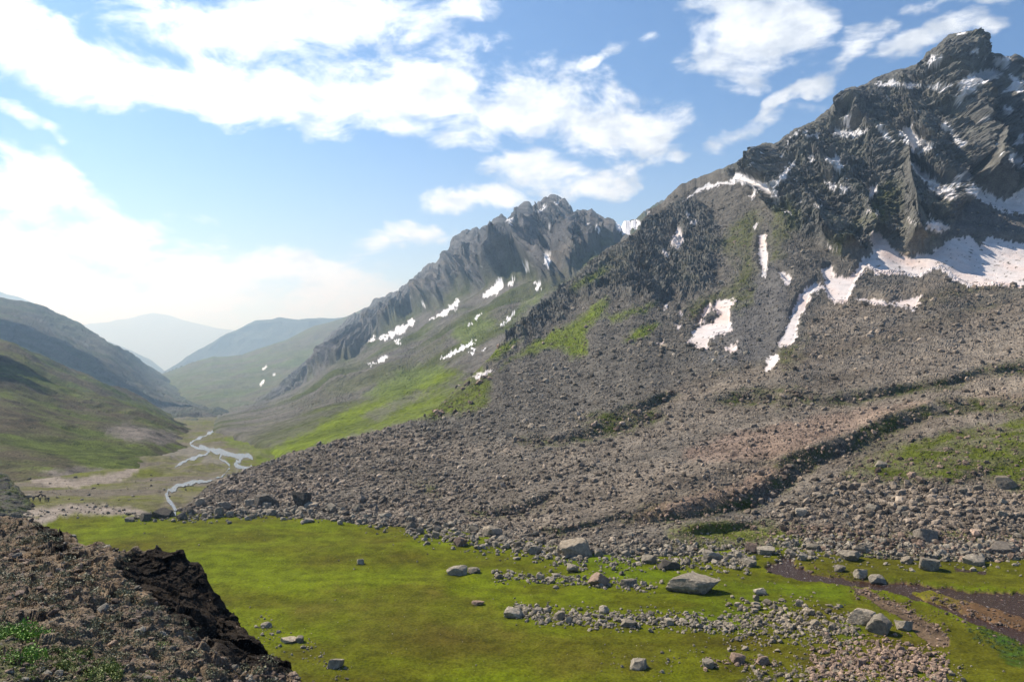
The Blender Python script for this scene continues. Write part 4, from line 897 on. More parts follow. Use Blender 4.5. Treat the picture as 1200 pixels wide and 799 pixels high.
NAMED = [
 (310, 594, 31, 17, DARK * 1.1, 'large dark rounded boulder, biggest on the rock band at the far edge of the meadow'),
 (351, 594, 21, 20, DARK * 0.9, 'pointed dark boulder beside the large dark one at the far edge of the meadow'),
 (364, 595, 17, 7, TAN * 1.0, 'low tan slab at the right foot of the pointed dark boulder'),
 (187, 607, 26, 13, DARK * 0.8, 'dark broad block at the left end of the rock band beside the river bend'),
 (168, 610, 13, 11, DARK * 1.2, 'small dark pyramid stone, just left of the dark broad block by the river bend'),
 (212, 609, 15, 9, DARK * 1.3, 'dark squat stone in front of the rock band, near its left end'),
 (261, 596, 18, 10, GREY * 1.1, 'pale block in the rock band left of the large dark rounded boulder'),
 (291, 594, 14, 11, GREY * 1.15, 'pale stone touching the left side of the large dark rounded boulder'),
 (312, 596, 12, 9, GREY * 0.95, 'grey stone leaning against the front of the large dark rounded boulder'),
 (222, 604, 9, 11, DARK * 1.2, 'upright dark stone standing in the rock band near the river bend'),
 (360, 613, 16, 6, GREY * 0.9, 'flat grey slab lying on the grass in front of the pointed dark boulder'),
 (151, 611, 11, 6, GREY * 0.8, 'lone small stone at the far left edge of the meadow rock band'),
 (535, 673, 25, 12, GREY * 0.95, 'grey lumpy boulder alone in the middle of the meadow'),
 (555, 671, 16, 7, GREY * 0.8, 'lower stone touching the right side of the lone mid-meadow boulder'),
 (577, 629, 24, 14, TAN * 1.0, 'tan leaning slab standing in the rock band above the lone mid-meadow boulder'),
 (539, 640, 17, 13, PINK * 0.85, 'pinkish block at the left start of the central rock band'),
 (676, 652, 40, 23, TAN * 0.95, 'big tan boulder with a long sloping top in the central rock band'),
 (761, 660, 19, 11, GREY * 0.8, 'brownish stone left of the dark block beside the bright green hollow'),
 (785, 667, 27, 12, DARK * 1.2, 'dark block on the grass just above the largest flat boulder'),
 (815, 695, 66, 21, GREY * 1.15, 'largest boulder on the meadow, pale, long and flat topped'),
 (703, 687, 27, 17, PINK * 0.75, 'brown humped boulder in the stone row left of the largest flat boulder'),
 (738, 687, 20, 9, GREY * 0.7, 'dark peaked stone between the brown humped boulder and the largest flat one'),
 (671, 671, 14, 11, GREY * 1.0, 'grey block on the grass below the big tan boulder'),
 (602, 724, 24, 13, GREY * 1.25, 'pale wedge boulder at the left tip of the lower stone row'),
 (738, 735, 22, 10, GREY * 0.85, 'grey peaked stone at the lower edge of the lower stone row'),
 (749, 785, 23, 13, GREY * 1.05, 'pale cracked boulder near the bottom edge of the meadow'),
 (422, 661, 9, 8, GREY * 1.0, 'solitary small pale stone on the left half of the meadow'),
 (451, 608, 17, 8, GREY * 1.35, 'whitish stone on the far meadow edge between the two dark boulders and the tan slab'),
 (560, 709, 15, 5, PINK * 0.9, 'thin flat stone lying in the grass left of the pale wedge boulder'),
 (653, 675, 13, 4, GREY * 1.3, 'thin whitish slab lying flat below the big tan boulder'),
 (1014, 733, 37, 21, TAN * 1.05, 'large pale rounded boulder, left half of the pair by the stream branch'),
 (1034, 744, 29, 24, GREY * 0.95, 'grey boulder with a deep shadow, right half of the pair by the stream branch'),
 (1062, 738, 20, 13, GREY * 1.3, 'whitish boulder just right of the pair by the stream branch'),
 (1000, 658, 27, 13, GREY * 0.9, 'grey domed boulder on the grass above the dark stream'),
 (1091, 636, 29, 19, DARK * 1.5, 'dark grey blocky boulder at the foot of the stony slope on the right'),
 (1064, 661, 15, 9, TAN * 1.15, 'small pale humped stone left of the grey pointed boulder beyond the stream'),
 (1093, 668, 27, 16, GREY * 1.0, 'grey pointed boulder alone on the grass beyond the stream'),
 (1147, 663, 29, 13, GREY * 1.05, 'long tilted boulder nearest the right edge on the grass beyond the stream'),
 (1011, 678, 14, 13, GREY * 0.85, 'upright stone on the near edge of the dark stream where it widens'),
 (1031, 684, 22, 10, GREY * 0.75, 'low dark stone in the stream beside the upright one'),
 (985, 670, 15, 8, GREY * 0.8, 'squat grey stone on the far bank of the stream near its head'),
 (899, 650, 23, 10, GREY * 1.0, 'pale flat boulder at the head of the dark stream'),
 (837, 657, 26, 14, GREY * 0.85, 'grey boulder above and right of the largest flat boulder'),
 (880, 664, 16, 11, GREY * 0.9, 'grey angular stone just left of the head of the stream'),
 (892, 697, 16, 9, GREY * 1.1, 'pale stone alone on the green strip below the stream head'),
 (866, 777, 19, 12, PINK * 1.0, 'pinkish boulder in the short stone row at the bottom of the photograph'),
 (896, 779, 16, 11, PINK * 0.85, 'reddish boulder, right end of the short stone row at the bottom of the meadow'),
 (831, 782, 14, 10, GREY * 1.1, 'pale stone, left end of the short stone row at the meadow bottom'),
 (955, 647, 17, 10, GREY * 0.75, 'dark wedge stone between the stream head and the grey domed boulder'),
 (1180, 648, 38, 12, DARK * 1.6, 'long dark ledge of rock at the right edge of the photograph under the stony slope'),
 (940, 605, 15, 10, GREY * 1.2, 'pale block on the stony slope just right of the dark green bank'),
 (1035, 548, 16, 9, GREY * 1.15, 'pale flat block on the crest of the green mound to the right'),
 (1180, 573, 27, 16, TAN * 0.85, 'large brownish boulder at the right edge on the green mound'),
 (882, 648, 16, 14, PINK * 0.75, 'brown squarish block standing behind the head of the stream'),
 (1010, 648, 20, 10, TAN * 1.0, 'tan block directly behind the grey domed boulder'),
 (311, 735, 14, 7, GREY * 1.1, 'small pale stone on the near meadow beside the foreground crag'),
 (338, 753, 24, 6, TAN * 1.15, 'long flat pale slab on the near meadow right of the foreground crag'),
 (392, 783, 20, 12, GREY * 0.9, 'grey stone at the bottom of the meadow right of the foreground crag'),
 (12, 597, 12, 7, DARK * 1.2, 'dark stone at the far left by the valley path'),
 (30, 583, 14, 4.5, GREY * 1.0, 'flat overhanging rock slab beside the group of people in the valley'),
 (20, 590, 17, 6, GREY * 1.1, 'pale low boulder left of the people in the valley'),
 (350, 753, 11, 8, GREY * 0.8, 'grey lump touching the right end of the long flat pale slab'),
]
for k, (x, y, w, h, c_, lab) in enumerate(NAMED):
    boulder(x, y, w, h, c_, lab, 300 + k, 4 if w > 18 else 3)
# stones of the rock bands: shared shapes, individually placed
ZONES = [ # polyline, half-width px, number, size range px, tint, label, group
 ([(225, 603), (300, 600), (400, 603), (455, 611)], 6, 44, (5, 17), GREY, 'angular grey stone in the rock band along the far edge of the meadow', 'stones of the far rock band'),
 ([(150, 607), (190, 605), (225, 605)], 4, 8, (4, 9), GREY * 0.9, 'stone at the left end of the far rock band near the river bend', 'stones by the river bend'),
 ([(475, 618), (540, 625), (600, 638), (650, 648), (690, 656)], 8, 44, (5, 17), GREY * 0.95, 'angular stone heaped in the central rock band across the meadow', 'stones of the central rock band'),
 ([(578, 675), (640, 680), (700, 682), (770, 690)], 4, 16, (5, 12), GREY, 'stone in the thin row leading to the largest flat boulder', 'stones of the thin row'),
 ([(600, 716), (660, 723), (720, 727), (790, 727), (850, 735)], 6, 34, (5, 13), GREY, 'stone of the lower stone row crossing the meadow', 'stones of the lower row'),
 ([(700, 650), (760, 648), (830, 650), (880, 655)], 8, 24, (5, 13), GREY * 0.95, 'stone strewn along the foot of the moraine above the meadow', 'stones along the foot of the moraine'),
 ([(860, 715), (920, 722), (970, 730), (1010, 745)], 12, 30, (5, 13), TAN, 'pale stone of the rubble field left of the boulder pair', 'stones of the rubble field by the boulder pair'),
 ([(960, 780), (1020, 775), (1090, 785)], 16, 24, (5, 11), PINK, 'pinkish stone of the rubble patch at the bottom right', 'stones of the pink rubble patch'),
 ([(930, 648), (1020, 640), (1100, 645), (1190, 645)], 9, 26, (5, 15), GREY, 'grey stone at the foot of the stony slope beyond the stream', 'stones beyond the stream'),
 ([(950, 600), (1050, 595), (1190, 590)], 26, 22, (7, 15), GREY * 0.95, 'block resting on the stony slope at the right', 'blocks on the stony slope'),
]
STONES = []
def make_zone_stones():
    R = np.random.default_rng(77); var = []
    for k in range(16):
        V, F = rock_shape(900 + k, 3, 9, 0.06, 1.0)
        V = V / np.ptp(V, axis=0); V -= (V.max(0) + V.min(0)) / 2
        me_o = mesh_np('stone', V, F, mat_rock); me_o.data.set_sharp_from_angle(angle=math.radians(22))
        me = me_o.data; bpy.data.objects.remove(me_o); var.append(me)
    placed = []
    for line, hw, n, (s0, s1), tint, lab, grp in ZONES:
        L = np.array(line, float); seg = np.hypot(*np.diff(L, axis=0).T); cum = np.concatenate([[0], np.cumsum(seg)])
        made = 0; tries = 0
        while made < n and tries < 4000:
            tries += 1
            t = R.uniform(0, cum[-1]); x = np.interp(t, cum, L[:, 0]); y = np.interp(t, cum, L[:, 1]) + R.normal(0, hw * 0.55)
            w = s0 + (s1 - s0) * R.random() ** 2.2; h = w * R.uniform(0.45, 0.85)
            if any(abs(x - a) < (w + c) * 0.42 and abs(y - b) < (h + d) * 0.30 for a, b, c, d in placed): continue
            if any(abs(x - q[0]) < (w + q[2]) * 0.48 and -q[3] - 1 < y - q[1] < h * 0.7 + 0.5 for q in NAMED): continue
            if y > 800: continue
            placed.append((x, y, w, h)); made += 1
            p = ground(x, y); k = p[1] / FPX
            o = bpy.data.objects.new('stone', var[R.integers(0, 16)]); col.objects.link(o)
            o.scale = (w * k, w * k * R.uniform(0.6, 1.0), h * k * 1.3); o.rotation_euler = (R.normal(0, 0.15), R.normal(0, 0.15), R.uniform(-0.5, 0.5) + (PI if R.random() < 0.5 else 0))
            o.location = (p[0], p[1] + w * k * 0.3, p[2] + h * k * 0.36)
            kk = R.uniform(0.7, 1.25) * (0.55 if R.random() < 0.12 else 1); o.color = tuple(np.clip(tint * kk, 0, 1)) + (1,)
            tag(o, lab, 'stone', grp); STONES.append((o, x, y, w, h, kk, lab, grp, tint))
    return placed
PLACED = make_zone_stones()
LAND = ['large dark boulder', 'pointed dark boulder', 'low tan slab of the far band', 'dark broad block by the river bend', 'small dark pyramid stone', 'dark squat stone', 'pale block of the far band', 'pale stone by the large dark boulder', 'grey stone under the large dark boulder', 'upright dark stone', 'flat slab before the pointed boulder', 'lone stone left of the far band',
 'lone mid-meadow boulder', 'low mid-meadow stone', 'tan leaning slab', 'pinkish block', 'big tan boulder', 'brownish stone by the green hollow', 'dark block by the green hollow', 'largest flat boulder', 'brown humped boulder', 'dark peaked stone', 'grey block below the tan boulder', 'pale wedge boulder', 'grey peaked stone', 'pale cracked boulder', 'solitary pale stone', 'whitish far-edge stone', 'thin flat stone', 'thin whitish slab',
 'pale rounded pair boulder', 'deep-shadowed pair boulder', 'whitish boulder by the pair', 'grey domed boulder', 'dark grey blocky boulder', 'pale humped stone', 'grey pointed boulder', 'long tilted boulder', 'upright stream stone', 'low dark stream stone', 'squat far-bank stone', 'pale stream-head boulder', 'grey boulder above the flat one', 'angular stream-head stone', 'pale green-strip stone', 'pinkish bottom-row boulder', 'reddish bottom-row boulder', 'pale bottom-row stone', 'dark wedge stone', 'long dark ledge', 'pale bank-side block', 'pale mound-crest block', 'brownish mound boulder', 'brown squarish block', 'tan block behind the domed boulder', 'small pale near stone', 'long flat pale slab', 'grey bottom-edge stone']
def label_stones():
    used = {}
    recs = []
    for o, x, y, w, h, kk, lab, grp, tint in STONES:
        size = 'tiny' if w < 6 else 'small' if w < 8 else 'middling' if w < 11 else 'large'
        tone = 'dark' if kk < 0.62 else 'pale' if kk > 1.08 else ('pinkish' if tint[0] > tint[2] * 1.9 else 'tan' if tint[0] > tint[2] * 1.6 else 'grey')
        form = 'flat' if h / w < 0.53 else 'squat' if h / w < 0.66 else 'blocky' if h / w < 0.76 else 'tall'
        ds = sorted((math.hypot(x - q[0], (y - q[1]) * 1.6), i) for i, q in enumerate(NAMED[:len(LAND)]))[:3]
        recs.append((o, x, y, size, tone, form, ds))
    pend = recs
    seen = {}
    for o, x, y, size, tone, form, ds in recs:
        done = False
        for d, i in ds:
            q = NAMED[i]; dx, dy = x - q[0], (y - q[1]) * 1.6
            side = ('right of' if dx > 0 else 'left of') if abs(dx) > abs(dy) else ('in front of' if dy > 0 else 'behind')
            near_ = 'just ' if d < 14 else '' if d < 40 else 'well '
            if side in ('in front of', 'behind') and near_ == 'well ': near_ = 'some way '
            L = '%s %s %s stone %s%s the %s' % (size, tone, form, near_, side, LAND[i])
            if L not in seen: seen[L] = o; o['label'] = L; done = True; break
        if not done:
            d, i = ds[0]; q = NAMED[i]; dx, dy = x - q[0], (y - q[1]) * 1.6
            v = ('upper' if dy < 0 else 'lower') + ('-right' if dx > 0 else '-left')
            L = '%s %s %s stone to the %s of the %s' % (size, tone, form, v, LAND[i])
            if L in seen: L = 'another %s %s %s stone on the %s side of the %s' % (size, tone, form, v, LAND[i])
            seen[L] = o; o['label'] = L
label_stones()
# the rest of the small stones: beyond counting
def make_small_stones():
    R = np.random.default_rng(78); Cs, Ss, Cc = [], [], []
    def add(xs, ys, sp, tint):
        for x, y, s in zip(xs, ys, sp):
            if y > 840: continue
            p = ground(x, y); S = s * p[1] / FPX
            Cs.append(p + np.array([0, 0, S * 0.12])); Ss.append(S); Cc.append(tint * R.uniform(0.55, 1.3))
    def along(line, hw, n, s, tint):
        L = np.array(line, float); seg = np.hypot(*np.diff(L, axis=0).T); cum = np.concatenate([[0], np.cumsum(seg)])
        t = R.uniform(0, cum[-1], n)
        # clumped rather than even
        xs = np.interp(t, cum, L[:, 0]) + R.normal(0, 2, n); ys = np.interp(t, cum, L[:, 1]) + R.normal(0, hw, n)
        k = _TX[(ys * 9).astype(int) % 1024, (xs * 4).astype(int) % 1024] + R.normal(0, 0.25, n) > -0.12
        add(xs[k], ys[k], np.clip(1.35 * s * R.random(n) ** (-1 / 2.4), 0, s * 5)[k], tint)
    along(ZONES[0][0], 4.5, 1500, 1.9, GREY); along(ZONES[1][0], 3, 160, 1.5, GREY)
    along(ZONES[2][0], 7.5, 2300, 2.0, GREY); along([(430, 612), (500, 615), (560, 622)], 3, 260, 1.4, GREY)
    along(ZONES[3][0], 3.5, 800, 1.8, GREY); along(ZONES[4][0], 6, 1900, 1.9, GREY * 1.05)
    along(ZONES[5][0], 9, 2300, 1.9, GREY); along([(850, 735), (920, 728), (1000, 740)], 13, 2200, 1.9, TAN)
    along([(950, 785), (1030, 772), (1110, 790)], 15, 3600, 1.9, PINK * 1.05); along([(870, 790), (960, 790), (1040, 800), (1130, 795)], 9, 1300, 1.7, TAN)
    along([(900, 645), (1000, 640), (1100, 645), (1210, 645)], 9, 3000, 2.0, GREY); along([(820, 778), (870, 776), (910, 778)], 4, 150, 1.8, PINK)
    along([(900, 664), (960, 674), (1030, 688), (1100, 697), (1200, 705)], 6, 420, 1.2, np.array([0.15, 0.10, 0.075])); along([(1000, 690), (1060, 715), (1110, 745)], 5, 700, 1.2, PINK * 0.7)
    along([(1090, 705), (1150, 722), (1200, 740)], 8, 500, 1.3, PINK * 0.6)
    along([(300, 735), (350, 752), (395, 785), (410, 800)], 9, 260, 1.3, GREY); along([(700, 770), (760, 780), (830, 765)], 10, 120, 1.4, GREY)
    along([(0, 604), (60, 600), (110, 599), (150, 600)], 4, 260, 1.2, GREY * 0.8); along([(20, 575), (100, 580), (200, 575), (235, 560)], 10, 300, 1.0, GREY * 0.8)
    along([(400, 610), (470, 625)], 7, 40, 1.4, GREY)
    n = 420; add(R.uniform(60, 900, n), 610 + 190 * R.random(n), np.clip(0.9 * R.random(n) ** (-1 / 3), 0, 3.5), GREY * 0.95)
    n = 500; add(R.uniform(860, 1200, n), R.uniform(655, 799, n), np.clip(0.9 * R.random(n) ** (-1 / 3), 0, 3.5), GREY * 0.9)
    scatter_mesh('small_stones', np.array(Cs), np.array(Ss), np.array(Cc), mat_scree, 1, 24, 9)
make_small_stones()

# ------------------------------------------------------------------ left rocky mound at the valley edge
def make_left_mound():
    crest = [(-200, 500), (-60, 537), (-8, 553), (6, 558), (14, 565), (22, 574), (31, 584), (40, 596), (60, 612)]
    dep = Depth({-200: [(640, 190), (500, 270)], 0: [(600, 225), (553, 262)], 60: [(610, 230), (592, 245)]})
    G, nf, PX, PY = layer(dep, crest, [(-300, 640), (0, 604), (36, 610), (60, 622)], -200, 60, 0.8, 90, jag=1.2, jag_len=9, back=(90, 0.4, 12), seed=401, pre_blur=3)
    n = normals(G); P = G.reshape(-1, 3); sh = G.shape[:2]
    G = G + n * ((fbm(P, 9, 5, 0.6, 402, ridged=True) * 0.9 + facets(P, 2.4, 5) * 0.5).reshape(sh))[..., None] * 0.8
    b = fbm(P, 3, 5, 0.6, 403).reshape(sh); t = np.clip(b * 3 + 0.3, 0, 1)[..., None]
    c = np.ones(sh + (4,)); c[..., :3] = np.array([0.075, 0.070, 0.060]) * (1 - t) + np.array([0.07, 0.085, 0.03]) * t
    grid_object('rocky_mound', G, mat_D, c)
make_left_mound()

# ------------------------------------------------------------------ near rocky slope and crag (foreground left)
crestG = [(-600, 540), (-300, 575), (-100, 598), (0, 607), (8, 605), (20, 608), (27, 606), (34, 612), (43, 613), (50, 620), (60, 620), (72, 627), (80, 628), (92, 637), (103, 640), (116, 637), (127, 640), (138, 648), (147, 648), (158, 642), (168, 646), (180, 643), (184, 640), (190, 646), (200, 648), (213, 647), (218, 656), (222, 660),
          (230, 661), (236, 668), (237, 678), (243, 690), (250, 697), (254, 703), (255, 712), (260, 717), (266, 722), (270, 728), (273, 737), (281, 743), (290, 751), (300, 760), (310, 768), (320, 777), (330, 786), (343, 796), (380, 830), (440, 880), (600, 1010), (900, 1200), (1300, 1380)]
depthG = Depth({-600: [(1900, 2.2), (1100, 5.5), (900, 9), (799, 13), (700, 21), (650, 28), (540, 44)], 0: [(1900, 2.2), (1100, 5), (900, 8), (799, 11), (750, 14), (700, 19), (650, 26), (607, 34)],
    70: [(1900, 2.2), (1100, 5.3), (900, 8.3), (799, 11.8), (750, 14.7), (700, 19), (660, 24), (623, 30)],
    130: [(1900, 2.2), (1100, 5.6), (900, 9), (799, 13), (750, 16.5), (720, 18.6), (690, 20.6), (665, 22.5), (642, 25)],
    165: [(1900, 2.2), (1100, 5.8), (900, 9.3), (799, 13.4), (750, 17), (720, 19), (700, 20.6), (688, 22.7), (645, 24.3)],
    205: [(1900, 2.3), (1100, 6), (900, 9.8), (799, 14.2), (760, 17), (733, 18.9), (722, 21.5), (700, 23.0), (647, 24.2)],
    250: [(1900, 2.3), (1100, 6.3), (900, 10.3), (799, 15.4), (775, 17.5), (763, 20.8), (735, 22.6), (697, 23.6)],
    285: [(1900, 2.3), (1100, 6.8), (900, 11), (830, 15), (799, 17.6), (780, 20.2), (760, 21.6), (746, 22.6)],
    343: [(1900, 2.4), (1100, 7.2), (900, 12.4), (840, 16.5), (797, 20)], 600: [(1900, 2.6), (1100, 9), (1010, 12)], 1300: [(1900, 3.0), (1380, 6.5)]}
   )
def make_G():
    G, nf, PX, PY = layer(depthG, crestG, [(-700, 1900), (1400, 1900)], -560, 1300, 1.25, 10, jag=0, back=(5, 3, 3), seed=1)
    # own row spacing: fine inside the frame, coarse under the camera
    pxs = np.concatenate([np.arange(-560, -40, 8.0), np.arange(-40, 380, 0.8), np.arange(380, 1300, 8.0)])
    cr = np.interp(pxs, [p[0] for p in crestG], [p[1] for p in crestG])
    crs = np.interp(pxs, np.arange(-560, 1301), blur(np.interp(np.arange(-560, 1301), [p[0] for p in crestG], [p[1] for p in crestG])[None], 6, 1)[0])
    t = np.concatenate([np.linspace(0, 1, 760)[:-1], np.linspace(1, 2, 50)])[:, None]; mid = np.maximum(crs + 30, 830)[None]
    py = np.where(t <= 1, crs[None] + (mid - crs[None]) * t, mid + (1900 - mid) * np.clip(t - 1, 0, 1) ** 2)[::-1]
    PX = np.broadcast_to(pxs[None], py.shape); L = np.log(depthG(PX, py)); L = blur(blur(L, 5, 1), 3, 0); Y = np.exp(L)
    rise = np.clip((crs[None] + 25 - py) / 25, 0, 1) ** 1.5
    G = pt(PX, py + (cr - crs)[None] * rise, Y); nf = len(G)
    s = (np.linspace(0, 1, 41)[1:] ** 1.8)[:, None]; top = G[-1][None]; run = 60 * s; yy = top[..., 1] + run
    B = np.stack([top[..., 0] + run * 0.35, yy, np.maximum(top[..., 2] - 1.0 * run - 6 * np.minimum(s * 6, 1), -2.5)], -1)
    G = np.concatenate([G, B], 0); sh = G.shape[:2]
    n = normals(blur(blur(G, 3, 0), 3, 1)); P = G.reshape(-1, 3)
    px, py = project(G)
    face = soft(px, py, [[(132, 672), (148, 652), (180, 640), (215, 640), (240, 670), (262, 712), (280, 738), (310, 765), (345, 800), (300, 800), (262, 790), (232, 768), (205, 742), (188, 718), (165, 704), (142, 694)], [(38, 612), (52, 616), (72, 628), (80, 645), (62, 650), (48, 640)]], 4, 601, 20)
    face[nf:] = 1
    r1 = fbm(P * np.array([1, 1, 0.7]), 2.6, 5, 0.55, 602, ridged=True).reshape(sh); r2 = fbm(P, 0.8, 5, 0.62, 603, ridged=True).reshape(sh)
    f1 = facets(P * np.array([1, 1, 1.5]), 1.1, 13).reshape(sh); f2 = facets(P * np.array([1, 1, 1.4]), 0.36, 14).reshape(sh); f3 = facets(P, 0.13, 15).reshape(sh)
    nearf = np.clip(G[..., 1] / 14, 0.25, 1.3)
    d = (r1 * 0.17 * lim(G, 1.0) + r2 * 0.08 * lim(G, 0.4) + f1 * 0.12 * lim(G, 0.8) + f2 * 0.075 * lim(G, 0.36) + f3 * 0.03 * lim(G, 0.13)) * nearf * (1 - 0.45 * face) + face * (r1 * 0.12 + facets(P * np.array([1, 1, 0.6]), 2.3, 17).reshape(sh) * 0.16)
    # kept low where the picture-taker stands
    fade = np.ones(G.shape[0]); fade[nf - 40:nf] = np.linspace(1, 0.35, 40); fade[nf:] = 0.1
    G = G + n * (d * fade[:, None])[..., None]
    px, py = project(G); P = G.reshape(-1, 3)
    a = fbm(P, 3.0, 5, 0.6, 610).reshape(sh); b = fbm(P, 0.5, 5, 0.65, 611).reshape(sh); e = fbm(P, 1.1, 4, 0.6, 612).reshape(sh)
    base = np.array([0.150, 0.118, 0.086]) * np.clip(1 + 1.1 * b, 0.3, 2)[..., None]
    tan = np.clip(a * 2.6 + 0.3 + e, 0, 1)[..., None] * 0.75
    cc = base * (1 - tan) + np.array([0.25, 0.178, 0.110]) * (1 + 0.5 * b)[..., None] * tan
    gry = np.clip(e * 3 - 0.1, 0, 1)[..., None] * 0.6
    cc = cc * (1 - gry) + np.array([0.14, 0.135, 0.115]) * (1 + 0.6 * b)[..., None] * gry
    gr = np.clip(soft(px, py, [[(-300, 745), (0, 745), (60, 755), (110, 770), (160, 799), (160, 1000), (-300, 1000)]], 14, 620, 40) * (0.2 + e * 2.2 + b), 0, 1)[..., None]
    cc = cc * (1 - gr) + np.array([0.06, 0.085, 0.018]) * gr
    face_shade = face[..., None] * 0.9
    cc = cc * (1 - face_shade) + np.array([0.014, 0.0125, 0.012]) * face_shade  # shade of the crag's sunless face painted into its colour as near-black
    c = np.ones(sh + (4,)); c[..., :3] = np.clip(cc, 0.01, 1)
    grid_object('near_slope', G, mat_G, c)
    return G[:nf], face[:nf], pxs
mat_G = ground_material('near_rock_material', 0.05, 0.4, 0.035, 0.45)
GG, faceG, GGpx = make_G()
def make_near_rubble():
    R = np.random.default_rng(91); sh = GG.shape[:2]; px, py = project(GG)
    ok = ((px > -30) & (px < 350) & (py < 835)) * (0.015 + 1.0 * (1 - np.clip(faceG * 1.5, 0, 1))) * np.clip(0.55 + 1.2 * _TX[(py * 5).astype(int) % 1024, (px * 5).astype(int) % 1024], 0.08, 2)
    w = ok.ravel() / ok.sum(); N = 8500; idx = R.choice(len(w), N, p=w); i, j = np.divmod(idx, sh[1])
    Pp = GG[i, j]; spx = np.clip(1.9 * R.random(N) ** (-1 / 2.4), 0, 15); S = spx * Pp[:, 1] / FPX
    u = R.random((N, 1)); cc = np.where(u < 0.5, np.array([0.16, 0.118, 0.092]), np.where(u < 0.75, np.array([0.24, 0.18, 0.135]), np.array([0.19, 0.175, 0.145]))) * R.uniform(0.5, 1.35, (N, 1))
    Pp = Pp + np.array([0, 0, 1])[None] * S[:, None] * 0.05
    k = spx < 7
    o = scatter_mesh('rubble', Pp[k], S[k], cc[k], mat_rubble, 1, 24, 15, 0.55, 0.45)
    o = scatter_mesh('rubble_blocks', Pp[~k], S[~k], cc[~k], mat_rubble, 2, 24, 16, 0.5, 0.35)
mat_rubble = rock_material('rubble_material', None, 0.06, True, 0.3)
make_near_rubble()

# ------------------------------------------------------------------ plants
def leaf_material(name, c, var=0.4):
    m = plain_material(name, c, 0.7, var, 3.0); return m
mat_tuft = leaf_material('cushion_plant_material', (0.14, 0.14, 0.075)); mat_leaf = leaf_material('shrub_leaf_material', (0.13, 0.25, 0.02)); mat_stem = plain_material('stem_material', (0.09, 0.06, 0.035), 0.9)
mat_olive = leaf_material('low_plant_material', (0.12, 0.16, 0.025))
def leaf_cloud(C, S, dens, R, leaf=0.16, up=0.5, shape=(1, 1, 0.6)):
    """many small bent leaves spread through low mounds; C centres, S diameters"""
    Vs, Fs = [], []; off = 0
    for c, s in zip(C, S):
        n = dens; d = R.normal(size=(n, 3)); d /= np.linalg.norm(d, axis=1)[:, None]; d[:, 2] = np.abs(d[:, 2])
        r = R.uniform(0.35, 1.0, (n, 1)) ** 0.6 * (1 + 0.25 * np.sin(d[:, :1] * 5 + c[0] * 9) )
        p = c + d * r * s * 0.5 * np.array(shape)
        a = R.normal(size=(n, 3)); a[:, 2] += up; a /= np.linalg.norm(a, axis=1)[:, None]
        b = np.cross(a, R.normal(size=(n, 3))); b /= np.linalg.norm(b, axis=1)[:, None]
        l = s * leaf * R.uniform(0.6, 1.3, (n, 1))
        q = np.stack([p - a * l * 0.5, p + b * l * 0.28, p + a * l * 0.6, p - b * l * 0.28], 1)
        Vs.append(q.reshape(-1, 3)); Fs.append(np.arange(n * 4).reshape(n, 4) + off); off += n * 4
    return np.concatenate(Vs), np.concatenate(Fs)
def on_near(px, py):
    P2, Q2 = on_near.pp; j = int(np.argmin(np.abs(GGpx - px))); i = int(np.argmin(np.abs(Q2[:, j] - py))); return GG[i, j].copy()
on_near.pp = project(GG)
